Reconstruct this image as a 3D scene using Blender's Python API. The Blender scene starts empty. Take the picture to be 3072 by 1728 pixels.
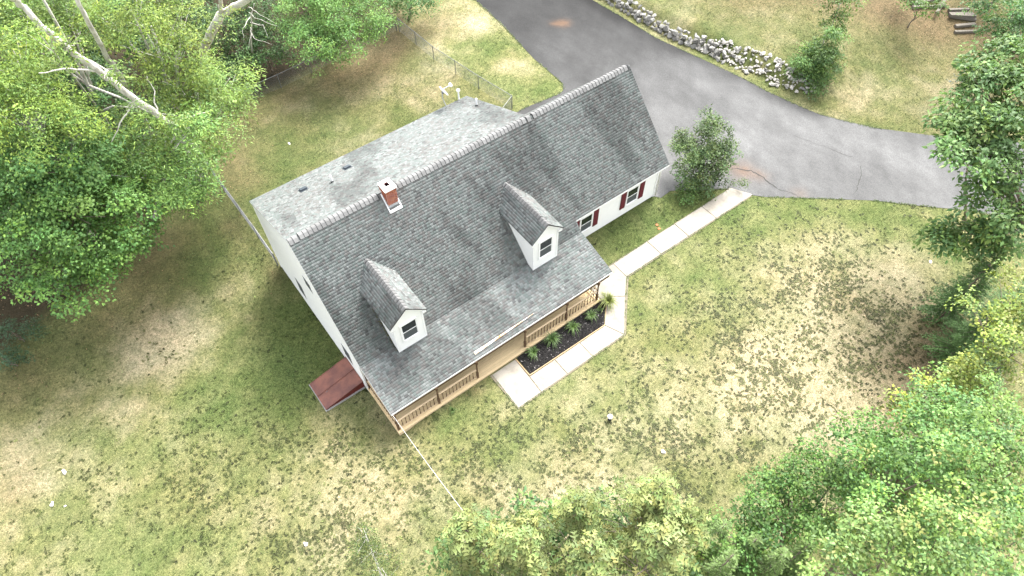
import bpy, bmesh, math, random
import numpy as np
from mathutils import Vector, Matrix

random.seed(7)
RNG = np.random.default_rng(11)
SC = bpy.context.scene
COL = SC.collection

# ------------------------------------------------------------------ camera, sky, sun, exposure
CAM_POS = np.array([-3.7950, -15.1607, 32.6867])
CAM_R = np.array([0.7999341, -0.6000117, -0.0095582])
CAM_U = np.array([0.4934932, 0.6486947, 0.5793614])
CAM_F = np.array([0.3414233, 0.4681679, -0.8150147])
cam_data = bpy.data.cameras.new('camera')
cam_data.sensor_width = 36.0
cam_data.lens = 24.2643
cam_data.clip_start = 0.1
cam_data.clip_end = 1500.0
cam = bpy.data.objects.new('camera', cam_data)
M = Matrix(((CAM_R[0], CAM_U[0], -CAM_F[0], CAM_POS[0]),
            (CAM_R[1], CAM_U[1], -CAM_F[1], CAM_POS[1]),
            (CAM_R[2], CAM_U[2], -CAM_F[2], CAM_POS[2]), (0, 0, 0, 1)))
cam.matrix_world = M
COL.objects.link(cam)
SC.camera = cam

SUN_EL = math.radians(54.0)
SUN_AZ = (0.90, 0.44)                       # horizontal direction towards the sun (x, y)
world = bpy.data.worlds.new('World')
SC.world = world
world.use_nodes = True
wn, wl = world.node_tree.nodes, world.node_tree.links
wn.clear()
sky = wn.new('ShaderNodeTexSky')
sky.sky_type = 'NISHITA'
sky.sun_disc = False
sky.sun_elevation = SUN_EL
sky.sun_rotation = math.atan2(SUN_AZ[0], SUN_AZ[1])
sky.air_density = 1.0
sky.dust_density = 4.0
hs = wn.new('ShaderNodeHueSaturation')       # a thin white overcast: less blue than a clear sky
hs.inputs['Saturation'].default_value = 0.20
bg = wn.new('ShaderNodeBackground')
bg.inputs['Strength'].default_value = 0.15
wo = wn.new('ShaderNodeOutputWorld')
wl.new(sky.outputs[0], hs.inputs['Color'])
wl.new(hs.outputs[0], bg.inputs[0])
wl.new(bg.outputs[0], wo.inputs[0])

sd = bpy.data.lights.new('sun', 'SUN')
sd.energy = 1.2
sd.angle = math.radians(22.0)
sd.color = (1.0, 0.965, 0.90)
sun = bpy.data.objects.new('sun', sd)
sv = Vector((SUN_AZ[0] * math.cos(SUN_EL), SUN_AZ[1] * math.cos(SUN_EL), math.sin(SUN_EL)))
sun.rotation_euler = sv.to_track_quat('Z', 'Y').to_euler()
sun.location = (40, 20, 60)
COL.objects.link(sun)

SC.view_settings.view_transform = 'Standard'
SC.view_settings.look = 'None'
SC.view_settings.gamma = 1.0
SC.view_settings.use_curve_mapping = False
SC.view_settings.exposure = 2.36

# ------------------------------------------------------------------ helpers
def tag(o, label=None, cat=None, group=None, kind=None):
    if label: o['label'] = label
    if cat: o['category'] = cat
    if group: o['group'] = group
    if kind: o['kind'] = kind
    return o

def empty(name, loc=(0, 0, 0), parent=None):
    o = bpy.data.objects.new(name, None)
    o.location = loc
    o.empty_display_size = 0.2
    COL.objects.link(o)
    if parent: o.parent = parent
    return o

class MB:
    """collects shapes and links them as one mesh object"""
    def __init__(s):
        s.v, s.f, s.c = [], [], []
    def add(s, verts, faces, col=None):
        b = len(s.v)
        s.v.extend(tuple(map(float, p)) for p in verts)
        s.f.extend(tuple(b + i for i in f) for f in faces)
        if col is not None: s.c.extend([col] * len(verts))
    def box(s, lo, hi, col=None):
        x0, y0, z0 = lo; x1, y1, z1 = hi
        s.add([(x0,y0,z0),(x1,y0,z0),(x1,y1,z0),(x0,y1,z0),(x0,y0,z1),(x1,y0,z1),(x1,y1,z1),(x0,y1,z1)],
              [(0,3,2,1),(4,5,6,7),(0,1,5,4),(1,2,6,5),(2,3,7,6),(3,0,4,7)], col)
    def obox(s, c, ax, ay, az, col=None):
        c, ax, ay, az = map(np.asarray, (c, ax, ay, az))
        p = [c + i*ax + j*ay + k*az for k in (-1, 1) for j in (-1, 1) for i in (-1, 1)]
        s.add(p, [(0,2,3,1),(4,5,7,6),(0,1,5,4),(1,3,7,5),(3,2,6,7),(2,0,4,6)], col)
    def beam(s, a, b, w, h, up=(0, 0, 1), col=None):
        a, b, up = np.array(a, float), np.array(b, float), np.array(up, float)
        d = b - a; L = np.linalg.norm(d); d /= L
        sx = np.cross(d, up); sx /= np.linalg.norm(sx)
        uy = np.cross(sx, d)
        s.obox((a+b)/2, d*L/2, sx*w/2, uy*h/2, col)
    def tube(s, pts, rad, n=8, col=None, cap=True):
        pts = [np.array(p, float) for p in pts]
        rings = []
        for i, p in enumerate(pts):
            d = pts[min(i+1, len(pts)-1)] - pts[max(i-1, 0)]
            d = d/(np.linalg.norm(d)+1e-9)
            a = np.cross(d, (0.31, 0.17, 0.93) if abs(d[2]) < .9 else (1, 0, 0)); a /= np.linalg.norm(a)
            b = np.cross(d, a)
            r = rad[i] if hasattr(rad, '__len__') else rad
            rings.append([p + r*(math.cos(2*math.pi*k/n)*a + math.sin(2*math.pi*k/n)*b) for k in range(n)])
        vs = [q for r in rings for q in r]
        fs = [(i*n+k, i*n+(k+1) % n, (i+1)*n+(k+1) % n, (i+1)*n+k) for i in range(len(pts)-1) for k in range(n)]
        if cap: fs += [tuple(range(n-1, -1, -1)), tuple((len(pts)-1)*n+k for k in range(n))]
        s.add(vs, fs, col)
    def prism(s, poly, z0, z1, col=None):
        n = len(poly)
        a = sum(poly[i][0]*poly[(i+1) % n][1]-poly[(i+1) % n][0]*poly[i][1] for i in range(n))
        if a < 0: poly = poly[::-1]
        vs = [(x, y, z0) for x, y in poly] + [(x, y, z1) for x, y in poly]
        s.add(vs, [tuple(range(n-1, -1, -1)), tuple(range(n, 2*n))] + [(i, (i+1) % n, n+(i+1) % n, n+i) for i in range(n)], col)
    def mesh(s, name, mat, smooth=False):
        me = bpy.data.meshes.new(name)
        me.from_pydata(s.v, [], s.f)
        if s.c:
            at = me.color_attributes.new('Col', 'FLOAT_COLOR', 'POINT')
            c = np.ones((len(s.v), 4)); c[:, :3] = np.array(s.c)
            at.data.foreach_set('color', c.ravel())
        me.materials.append(mat)
        if smooth: me.polygons.foreach_set('use_smooth', [True]*len(me.polygons))
        return me
    def build(s, name, mat, parent=None, smooth=False, loc=None, bevel=0):
        o = bpy.data.objects.new(name, s.mesh(name, mat, smooth))
        COL.objects.link(o)
        if loc is not None: o.location = loc
        if parent: o.parent = parent
        if bevel:
            m = o.modifiers.new('b', 'BEVEL'); m.width = bevel; m.segments = 2; m.limit_method = 'ANGLE'
        return o

def np_obj(name, V, F, mat, col=None, parent=None, smooth=False):
    """fast mesh object from arrays: V (n,3), F (m,k)"""
    V = np.asarray(V, np.float32); F = np.asarray(F, np.int32)
    me = bpy.data.meshes.new(name)
    k = F.shape[1]
    me.vertices.add(len(V)); me.vertices.foreach_set('co', V.ravel())
    me.loops.add(F.size); me.loops.foreach_set('vertex_index', F.ravel())
    me.polygons.add(len(F)); me.polygons.foreach_set('loop_start', np.arange(len(F), dtype=np.int32)*k)
    if col is not None:
        at = me.color_attributes.new('Col', 'FLOAT_COLOR', 'POINT')
        c = np.ones((len(V), 4), np.float32); c[:, :3] = col
        at.data.foreach_set('color', c.ravel())
    me.update(calc_edges=True)
    if smooth: me.polygons.foreach_set('use_smooth', [True]*len(F))
    me.materials.append(mat)
    o = bpy.data.objects.new(name, me)
    COL.objects.link(o)
    if parent: o.parent = parent
    return o

def unit(v):
    v = np.asarray(v, float)
    return v/(np.linalg.norm(v, axis=-1, keepdims=True)+1e-9)

def project(P):
    d = np.atleast_2d(P)-CAM_POS
    z = d @ CAM_F
    k = cam_data.lens/36.0
    return d @ CAM_R/z*k, d @ CAM_U/z*k, z       # x in -.5.. .5, y in -.28.. .28

# value noise -----------------------------------------------------------------
_H = RNG.random((256, 256))
def vnoise(x, y, s, ox=0.0):
    x = np.asarray(x, float)/s+37.3+ox; y = np.asarray(y, float)/s+91.7+ox*1.7
    xi = np.floor(x).astype(int); yi = np.floor(y).astype(int)
    fx = x-xi; fy = y-yi
    fx = fx*fx*(3-2*fx); fy = fy*fy*(3-2*fy)
    h = lambda a, b: _H[a % 256, b % 256]
    return (h(xi, yi)*(1-fx)+h(xi+1, yi)*fx)*(1-fy)+(h(xi, yi+1)*(1-fx)+h(xi+1, yi+1)*fx)*fy
def fbm(x, y, s, o=4, ox=0.0):
    t = 0; a = 1; n = 0
    for i in range(o):
        t = t+a*vnoise(x, y, s/2**i, ox+i*13.1); n += a; a *= .55
    return t/n
def ss(x, a, b):
    t = np.clip((np.asarray(x, float)-a)/(b-a), 0, 1)
    return t*t*(3-2*t)

# materials -------------------------------------------------------------------
class NT:
    def __init__(s, name):
        s.m = bpy.data.materials.new(name); s.m.use_nodes = True
        s.n = s.m.node_tree.nodes; s.l = s.m.node_tree.links
        s.b = s.n['Principled BSDF']; s.out = s.n['Material Output']
    def new(s, t, **kw):
        n = s.n.new(t)
        for k, v in kw.items(): setattr(n, k, v)
        return n
    def link(s, a, b): s.l.new(a, b)
    def noise(s, scale, detail=4, rough=.6, coord='Object', stretch=None):
        tc = s.new('ShaderNodeTexCoord')
        src = tc.outputs[coord]
        if stretch:
            mp = s.new('ShaderNodeMapping'); mp.inputs['Scale'].default_value = stretch
            s.link(src, mp.inputs[0]); src = mp.outputs[0]
        t = s.new('ShaderNodeTexNoise'); t.inputs['Scale'].default_value = scale
        t.inputs['Detail'].default_value = detail; t.inputs['Roughness'].default_value = rough
        s.link(src, t.inputs['Vector'])
        return t.outputs['Fac']
    def ramp(s, fac, stops):
        r = s.new('ShaderNodeValToRGB')
        el = r.color_ramp.elements
        while len(el) < len(stops): el.new(.5)
        for e, (p, c) in zip(el, stops):
            e.position = p; e.color = (*c, 1) if len(c) == 3 else c
        s.link(fac, r.inputs[0])
        return r.outputs[0]
    def mul(s, a, b, fac=1.0, mode='MULTIPLY'):
        m = s.new('ShaderNodeMix', data_type='RGBA', blend_type=mode)
        m.inputs[0].default_value = fac
        for sock, v in ((m.inputs[6], a), (m.inputs[7], b)):
            if isinstance(v, tuple): sock.default_value = (*v, 1)
            else: s.link(v, sock)
        return m.outputs[2]
    def attr(s, name='Col'):
        a = s.new('ShaderNodeAttribute'); a.attribute_name = name
        return a.outputs['Color']
    def bump(s, fac, strength=.3, dist=.02):
        b = s.new('ShaderNodeBump'); b.inputs['Strength'].default_value = strength
        b.inputs['Distance'].default_value = dist
        s.link(fac, b.inputs['Height']); s.link(b.outputs[0], s.b.inputs['Normal'])
    def color(s, v):
        if isinstance(v, tuple): s.b.inputs['Base Color'].default_value = (*v, 1)
        else: s.link(v, s.b.inputs['Base Color'])
    def rough(s, r, spec=.3):
        s.b.inputs['Roughness'].default_value = r; s.b.inputs['Specular IOR Level'].default_value = spec

def simple(name, c, rough=.7, var=.15, scale=6, spec=.3, bump=0, stretch=None, metal=0):
    t = NT(name)
    f = t.noise(scale, 5, stretch=stretch)
    t.color(t.mul(c, t.ramp(f, [(.3, (1-var,)*3), (.7, (1+var,)*3)])))
    t.rough(rough, spec); t.b.inputs['Metallic'].default_value = metal
    if bump: t.bump(f, bump)
    return t.m

def attr_mat(name, rough=.85, spec=.2, nscale=40, lo=.8, hi=1.2, bump=.0, stretch=None):
    t = NT(name)
    f = t.noise(nscale, 4, stretch=stretch)
    t.color(t.mul(t.attr(), t.ramp(f, [(.25, (lo,)*3), (.75, (hi,)*3)])))
    t.rough(rough, spec)
    if bump: t.bump(f, bump)
    return t.m

def leaf_mat(name, trans=.22):
    t = NT(name)
    c = t.attr()
    t.color(c); t.rough(.55, .3)
    tr = t.new('ShaderNodeBsdfTranslucent')
    t.link(t.mul(c, (1.15, 1.25, .6)), tr.inputs['Color'])
    mx = t.new('ShaderNodeMixShader'); mx.inputs[0].default_value = trans
    t.link(t.b.outputs[0], mx.inputs[1]); t.link(tr.outputs[0], mx.inputs[2])
    t.link(mx.outputs[0], t.out.inputs['Surface'])
    return t.m

MAT = {}
MAT['white'] = simple('white_vinyl', (.80, .80, .79), .5, .02, 3)
MAT['trim'] = simple('white_trim', (.80, .80, .80), .45, .02, 3)
MAT['glass'] = NT('window_glass').m
_g = MAT['glass'].node_tree.nodes['Principled BSDF']
_g.inputs['Base Color'].default_value = (.012, .016, .018, 1); _g.inputs['Roughness'].default_value = .06
MAT['screen'] = simple('insect_screen', (.07, .08, .085), .7, .1, 40)
MAT['shutter'] = simple('maroon_shutter', (.10, .012, .02), .55, .1, 5)
MAT['wood'] = simple('weathered_deck_wood', (.60, .46, .295), .75, .18, 3, stretch=(1, 14, 14))
MAT['wood_dark'] = simple('brown_stained_wood', (.10, .058, .032), .7, .2, 6)
MAT['brick'] = None
MAT['mortar'] = simple('mortar', (.72, .67, .62), .9, .1, 20)
MAT['cap'] = simple('chimney_crown_concrete', (.78, .74, .72), .8, .05, 6)
MAT['flue'] = simple('clay_flue', (.16, .05, .05), .8, .1, 10)
MAT['dark'] = simple('black_plastic', (.02, .022, .025), .5, .1, 10)
MAT['vent'] = simple('dark_grey_vent', (.045, .055, .065), .5, .1, 10)
MAT['metal'] = simple('galvanised_metal', (.19, .195, .20), .45, .1, 15, metal=.5)
MAT['dish'] = simple('grey_dish', (.42, .44, .46), .45, .05, 8)
MAT['foundation'] = simple('foundation_concrete', (.30, .295, .28), .9, .15, 5)
MAT['concrete'] = None
MAT['flash'] = simple('lead_flashing', (.42, .43, .46), .45, .15, 8, metal=.3)
MAT['ridgevent'] = simple('ridge_vent_black', (.03, .03, .032), .8, .1, 10)

t = NT('brick_red'); oi = t.new('ShaderNodeObjectInfo')
t.color(t.mul(t.ramp(oi.outputs['Random'], [(0, (.20, .055, .035)), (.5, (.30, .085, .05)), (1, (.38, .15, .08))]),
              t.ramp(t.noise(25), [(.3, (.8,)*3), (.7, (1.2,)*3)])))
t.rough(.9); MAT['brick'] = t.m

t = NT('pale_concrete')
f1 = t.noise(1.4, 7, .7); f2 = t.noise(24, 4)
t.color(t.mul(t.ramp(f1, [(.32, (.205, .185, .152)), (.5, (.265, .243, .205)), (.7, (.295, .273, .234))]), t.ramp(f2, [(.3, (.93,)*3), (.7, (1.05,)*3)])))
t.rough(.85); t.bump(f2, .1, .005); MAT['concrete'] = t.m

t = NT('stone'); oi = t.new('ShaderNodeObjectInfo')
f1 = t.noise(5, 6, .7); f2 = t.noise(28, 3)
t.color(t.mul(t.mul(t.ramp(oi.outputs['Random'], [(0, (.14, .135, .125)), (.5, (.24, .235, .22)), (1, (.36, .35, .33))]),
                    t.ramp(f1, [(.32, (.45, .45, .42)), (.6, (1.1, 1.1, 1.1))])), t.ramp(f2, [(.3, (.85,)*3), (.7, (1.1,)*3)])))
t.rough(.9); t.bump(f2, .5, .02); MAT['stone'] = t.m

MAT['shingle'] = attr_mat('asphalt_shingle', .92, .15, 55, .82, 1.18, .25)
MAT['leaf'] = leaf_mat('leaves')
MAT['needle'] = leaf_mat('needles', .2)
MAT['grassblade'] = leaf_mat('grass_blades', .25)

t = NT('lawn_soil')
f1 = t.noise(6.5, 7, .8); f2 = t.noise(1.9, 5, .65); f3 = t.noise(3.4, 4, .7); f4 = t.noise(15, 4, .8)
c = t.mul(t.mul(t.mul(t.attr(), t.ramp(f1, [(.34, (.45, .50, .38)), (.48, (1, 1, 1)), (.64, (1.42, 1.38, 1.34))])),
              t.ramp(f2, [(.3, (.76, .82, .74)), (.7, (1.22, 1.17, 1.12))])), t.ramp(f4, [(.34, (.55, .60, .48)), (.66, (1.38, 1.34, 1.30))]))
mk = t.ramp(f3, [(.42, (0, 0, 0)), (.64, (1, 1, 1))])             # weed clumps: patches of dark olive where the weeds grow
mx = t.new('ShaderNodeMix', data_type='RGBA', blend_type='MIX')
mk2 = t.mul(t.mul(mk, t.attr('Clump')), t.ramp(f1, [(.38, (0, 0, 0)), (.58, (.6, .6, .6))]))
t.link(mk2, mx.inputs[0]); t.link(c, mx.inputs[6]); t.link(t.mul(c, (.36, .42, .26)), mx.inputs[7])
t.color(mx.outputs[2])
t.rough(.95, .1); t.bump(f1, .9, .06); MAT['lawn'] = t.m

t = NT('asphalt')
f1 = t.noise(18, 5, .85); f2 = t.noise(1.2, 6, .7, stretch=(1, .45, 1)); f3 = t.noise(14, 4)
t.color(t.mul(t.mul(t.mul(t.attr(), t.ramp(f1, [(.36, (.70,)*3), (.64, (1.30,)*3)])), t.ramp(f2, [(.3, (.86,)*3), (.7, (1.14,)*3)])),
              t.ramp(f3, [(.3, (.92,)*3), (.7, (1.08,)*3)])))
t.rough(.9, .2); t.bump(f1, .3, .01); MAT['asphalt'] = t.m
MAT['crack'] = simple('crack_filler', (.035, .034, .032), .9, .3, 8)

t = NT('pale_bark')
f1 = t.noise(3, 6, .7, stretch=(1, 1, .5)); f2 = t.noise(14, 4)
t.color(t.mul(t.ramp(f1, [(.3, (.22, .20, .16)), (.48, (.48, .46, .41)), (.7, (.62, .60, .55))]), t.ramp(f2, [(.3, (.75,)*3), (.7, (1.1,)*3)])))
t.rough(.9); t.bump(f2, .5, .02); MAT['bark_pale'] = t.m
t = NT('mossy_pale_bark')
f1 = t.noise(1.6, 5, .7); f2 = t.noise(14, 4)
t.color(t.mul(t.ramp(f1, [(.40, (.62, .60, .55)), (.55, (.56, .53, .44)), (.66, (.30, .26, .06))]), t.ramp(f2, [(.3, (.8,)*3), (.7, (1.1,)*3)])))
t.rough(.9); t.bump(f2, .5, .02); MAT['bark_moss'] = t.m
MAT['bark'] = simple('grey_brown_bark', (.17, .14, .11), .95, .35, 8, bump=.6)
t = NT('rust_red_steel')
f1 = t.noise(1.3, 5); f2 = t.noise(30, 3)
t.color(t.mul(t.ramp(f1, [(.38, (.120, .048, .040)), (.6, (.215, .085, .060))]), t.ramp(f2, [(.3, (.9,)*3), (.7, (1.08,)*3)])))
t.rough(.5, .4); MAT['red'] = t.m
MAT['red_side'] = simple('red_steel_side', (.11, .02, .016), .55, .15, 4)
t = NT('rusty_white_metal')
f1 = t.noise(2.2, 5, .6)
t.color(t.ramp(f1, [(.44, (.75, .74, .72)), (.52, (.62, .50, .38)), (.62, (.50, .20, .05))]))
t.rough(.5, .4); MAT['rusty'] = t.m

# ------------------------------------------------------------------ ground
def zt(x, y):
    x = np.asarray(x, float); y = np.asarray(y, float)
    k = ss(y, 12, 16)
    e = ss(x, 20.6, 24.5)                                         # steep little bank by the garage, long even fall on the driveway
    bank = .55*ss((x-(10.5-4*k))/(2+9*k), 0, 1)*(ss(y, 1.6, 3.0)*(1-e)+ss(y, .8, 9)*e)
    dip = -.45*(1-ss(x, -.1, 1.2))*ss(y, -1.5, 1.0)*(1-ss(y, 12.5, 15))
    xw = 32.9+(22-y)*(3.3/18.4)
    up = .7*ss(x-xw, -.3, 1.2)*ss(y, 1., 6.)
    return bank+dip+up
def zg(x, y): return float(zt(x, y))

def blobs(x, y, L):
    t = np.zeros_like(np.asarray(x, float))
    for bx, by, r, a in L:
        t = t+a*np.exp(-((x-bx)**2+(y-by)**2)/(r*r))
    return t
DRY = [(-7.7,13.0,1.9,.55),(-6.3,11.9,1.6,.45),(-9.3,12.2,1.6,.4),(-7.8,15.8,2,.2),(24.8,-10.0,4.6,.55),(19,-12.1,3.6,.6),(21.5,-14,3,.4),(15.5,-7.4,2.4,.3),(17.5,-9.5,2.8,.4),
       (5.8,-8.6,2.6,.45),(2.4,-7,2.0,.3),(-3.8,-2.6,2.2,.35),(-15.8,10.4,2.2,.5),(-13.5,6,2,.2),(22.3,25.7,1.5,.5),(22,18.7,1.1,.32),(21.5,20,1,.25),(39,2,3,.3),
       (46,-3,3.4,.3),(36.5,17,4,.32),(43,1,3,.25),(11.7,-8,2.6,.3),(1.6,-3,1.5,.2),(11,23.7,3,.3),(6.5,27,3,.3),(14.5,20.5,2.2,.3),(8,18,3,.15),(9,-4.2,1.6,.15),
       (28.5,-9,2.2,.35),(23,-6.2,2,.3),(-1.5,-1.5,1.2,.2),(-10.5,9.5,1.6,.25),(17.5,22,1.3,.3),(38,10,3,.2),(-2.2,13.5,1.3,.1)]
LUSH_SHADE = [(.2,9.4,2.0,.40),(-1.2,6.5,2.2,.40),(-5,6.3,2.8,.30),(-2.8,8.6,2.6,.35),(31.5,-5.2,2.6,.35),(28,-2.6,1.8,.35),(24.5,-1.6,2.4,.25),(12.4,19.5,1.5,.3),
        (-4,17.4,2.2,.15),(22.5,22.0,1.6,.35),(22.3,16.2,1.3,.35),(18.5,2.6,2,.35),(21.5,2.4,1.6,.35),(24,1.8,2,.3),(2.4,-1.2,1.2,.3),(38.5,-1,1.6,.3),(41,7.5,2.2,.25),(20,-3,2,.15),(36,19,2,.25),(34.5,12,1.5,.2),(9,15.5,2,.15)]  # greener grass; by left gable and garage bank, wall shade in the colour too
BROWN = [(-13.2,13.6,2.0,.2),(-10.2,15.7,2.0,.3),(-7,17.6,2.0,.4),(-5.4,19.2,1.8,.55),(-15.5,14.5,2,.4),(27.5,-13,3.2,.5),(24,-13.5,2.6,.45),(21.8,-14.6,2.6,.45),(52,3.4,4.5,.9),(49,8,4,.9),(46.5,13,4,.8),
         (43,16,3,.6),(55,-2,3.5,.8),(3.5,27.3,2.0,.6),(7.5,27.2,1.6,.5),(.8,24,2,.6),(11.5,26.6,2.2,.75),(14.5,25.8,2,.6),(1,21,1.3,.4),(-1.2,17.9,1.0,.4),(16.5,27.5,2,.7),(20,27.5,2,.6),(-16.5,9.2,1.3,.3),
         (-.7,13.2,.7,.5),(40,14,3,.3),(1.2,-.55,.6,.35),(4.3,-.55,.5,.35)]  # brown leaf litter, with shade under the trees put into the colour
CLUMP = [(-5,-2,4.5,.9),(-8.5,4,3.0,.45),(-3,2.6,2.2,.5),(1.5,-6,3.5,.85),(5.5,-8.6,3.2,.95),(9,-8.6,3.2,.95),(12.5,-9,3,.9),(16,-9.4,3,.9),(19.5,-10,3.5,.9),(23,-9,4,.8),(25.8,-10.5,3,.6),(26,-5.5,3,.45),(21,-5.8,3.2,.45),(15,-5,2.6,.3),(-7.6,11.5,1.2,.25),(-13.5,6,3,.3),(-1.5,-4.5,3,.9)]
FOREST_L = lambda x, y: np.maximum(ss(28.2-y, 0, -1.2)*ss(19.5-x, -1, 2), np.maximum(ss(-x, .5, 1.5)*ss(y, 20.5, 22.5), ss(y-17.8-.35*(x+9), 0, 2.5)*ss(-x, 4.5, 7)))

DRIVE = [(24.9,60),(24.6,36),(24.51,28.1),(24.24,24.18),(23.57,19.01),(23.51,16.6),(23.45,15.6),(23.0,14.95),(22.4,14.85),(19.41,15.17),(17.5,15.0),(17.5,3.75),(20.9,3.72),(21.3,3.2),(22.3,3.35),(23.6,2.7),(25.0,1.9),(25.95,1.25),
         (26.5,.12),(27.0,-.45),(27.7,-1.04),(29.62,-2.63),(32.27,-4.87),(34.41,-7.15),(36.28,-8.99),(38.15,-11.49),(46,-20),(70,-44),(80,-36),(54,-14),(44.66,-7.73),(42.5,-5.6),(40.5,-3.65),(37.96,-.7),(35.93,2.63),(34.62,6.18),(33.9,9.5),(33.3,12.2),(32.59,15.46),(32.34,19.26),(32.04,22.28),(31.5,28),(31,36),(31,60)]
BED = [(7.31,-.27),(7.26,-1.5),(12.45,-1.54),(13.45,-.5),(13.3,-.22)]
WALK_ALL = [(5.6,-.3),(5.57,-2.7),(12.93,-2.7),(15.7,.17),(26.56,.13),(25.86,1.37),(13.9,1.37),(13.4,.6),(13.4,-.55),(12.45,-1.54),(7.2,-1.5),(7.2,-.3)]

def inside(x, y, poly):
    x = np.asarray(x, float); y = np.asarray(y, float)
    r = np.zeros(x.shape, bool)
    n = len(poly)
    for i in range(n):
        x0, y0 = poly[i]; x1, y1 = poly[(i+1) % n]
        if y0 == y1: continue
        c = ((y0 > y) != (y1 > y)) & (x < (x1-x0)*(y-y0)/(y1-y0)+x0)
        r ^= c
    return r

C_LUSH = np.array((.084, .106, .044)); C_MID = np.array((.128, .134, .068)); C_STRAW = np.array((.192, .178, .118)); C_TAN = np.array((.275, .240, .185))
C_BROWN = np.array((.115, .082, .056)); C_LITTER_SHADE = np.array((.030, .024, .016))  # wood floor: leaf litter darkened by painted-in tree shade
def lerp(a, b, t): return a+(b-a)*t[..., None]
def lawn_color(x, y):
    d = .40+.72*(fbm(x, y, 5.5, 4)-.5)+.75*(fbm(x, y, 1.0, 4, 5)-.5)+blobs(x, y, DRY)-blobs(x, y, LUSH_SHADE)
    bk = np.maximum(ss(y, 12, 15)*(1-ss(x, 16, 18)), ss(x, 33, 36)*ss(y, -9, 0))      # back yard and far lawn: less dried out
    d = np.clip(d-.15*bk, 0, 1)
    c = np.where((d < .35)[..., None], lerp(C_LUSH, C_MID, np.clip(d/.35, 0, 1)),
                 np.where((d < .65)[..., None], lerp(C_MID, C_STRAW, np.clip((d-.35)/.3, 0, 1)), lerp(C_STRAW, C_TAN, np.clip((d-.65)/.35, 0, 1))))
    g = fbm(x, y, 2.3, 3, 9)                                  # warmer and cooler greens
    c = c*lerp(np.array((.93, 1.0, .95)), np.array((1.08, 1.0, .95)), g)
    c = c*(1-.20*bk[..., None])
    b = np.clip(blobs(x, y, BROWN)*(.7+.6*fbm(x, y, 1.2, 3, 3)), 0, 1)
    c = lerp(c, C_BROWN, b*.85)
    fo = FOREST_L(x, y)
    c = lerp(c, C_LITTER_SHADE, np.clip(fo, 0, 1))
    return c, d, np.clip(b+fo, 0, 1)

def axis(lo, hi, step, far):
    a = np.arange(lo, hi+step/2, step)
    k = np.cumsum(np.geomspace(1, 90, 16)); k = k/k[-1]*far
    return np.concatenate([lo-k[::-1], a, hi+k])
gx = axis(-20, 62, .25, 320); gy = axis(-26, 56, .25, 320)
X, Y = np.meshgrid(gx, gy)
Z = zt(X, Y)+.03*(fbm(X, Y, 2.0, 3, 21)-.5)
# keep the sheet under the paved parts and the house floor
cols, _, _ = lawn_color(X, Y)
nx, ny = len(gx), len(gy)
idx = np.arange(nx*ny).reshape(ny, nx)
Fq = np.stack([idx[:-1, :-1], idx[:-1, 1:], idx[1:, 1:], idx[1:, :-1]], -1).reshape(-1, 4)
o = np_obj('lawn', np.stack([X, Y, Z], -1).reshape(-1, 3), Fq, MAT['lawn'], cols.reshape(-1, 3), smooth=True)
at = o.data.color_attributes.new('Clump', 'FLOAT_COLOR', 'POINT')
cm = np.clip(blobs(X, Y, CLUMP)*.9+.10, 0, 1)*(1-.8*FOREST_L(X, Y))
at.data.foreach_set('color', np.stack([cm, cm, cm, cm*0+1], -1).astype(np.float32).ravel())
tag(o, 'patchy green and straw coloured lawn round the house', 'lawn', kind='structure')

# driveway ----------------------------------------------------------------------
def sheet(name, poly, lift, mat, colfn=None, step=.4):
    bm = bmesh.new()
    bm.faces.new([bm.verts.new((x, y, 0)) for x, y in poly])
    bmesh.ops.triangulate(bm, faces=bm.faces[:])
    xs = [p[0] for p in poly]; ys = [p[1] for p in poly]
    for ax, lo, hi in ((0, min(xs), max(xs)), (1, min(ys), max(ys))):
        for v in np.arange(max(lo, -40)+step, min(hi, 64), step):
            co = (v, 0, 0) if ax == 0 else (0, v, 0)
            bmesh.ops.bisect_plane(bm, geom=bm.verts[:]+bm.edges[:]+bm.faces[:], plane_co=co, plane_no=(1, 0, 0) if ax == 0 else (0, 1, 0))
    P = np.array([v.co for v in bm.verts]); z = zt(P[:, 0], P[:, 1])+lift
    for v, zz in zip(bm.verts, z): v.co.z = zz
    bmesh.ops.recalc_face_normals(bm, faces=bm.faces[:])
    if sum(f.normal.z for f in bm.faces) < 0: bmesh.ops.reverse_faces(bm, faces=bm.faces[:])
    me = bpy.data.meshes.new(name); bm.to_mesh(me); bm.free()
    if colfn is not None:
        at = me.color_attributes.new('Col', 'FLOAT_COLOR', 'POINT')
        c = np.ones((len(P), 4)); c[:, :3] = colfn(P[:, 0], P[:, 1])
        at.data.foreach_set('color', c.ravel())
    me.materials.append(mat)
    ob = bpy.data.objects.new(name, me); COL.objects.link(ob)
    return ob

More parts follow.
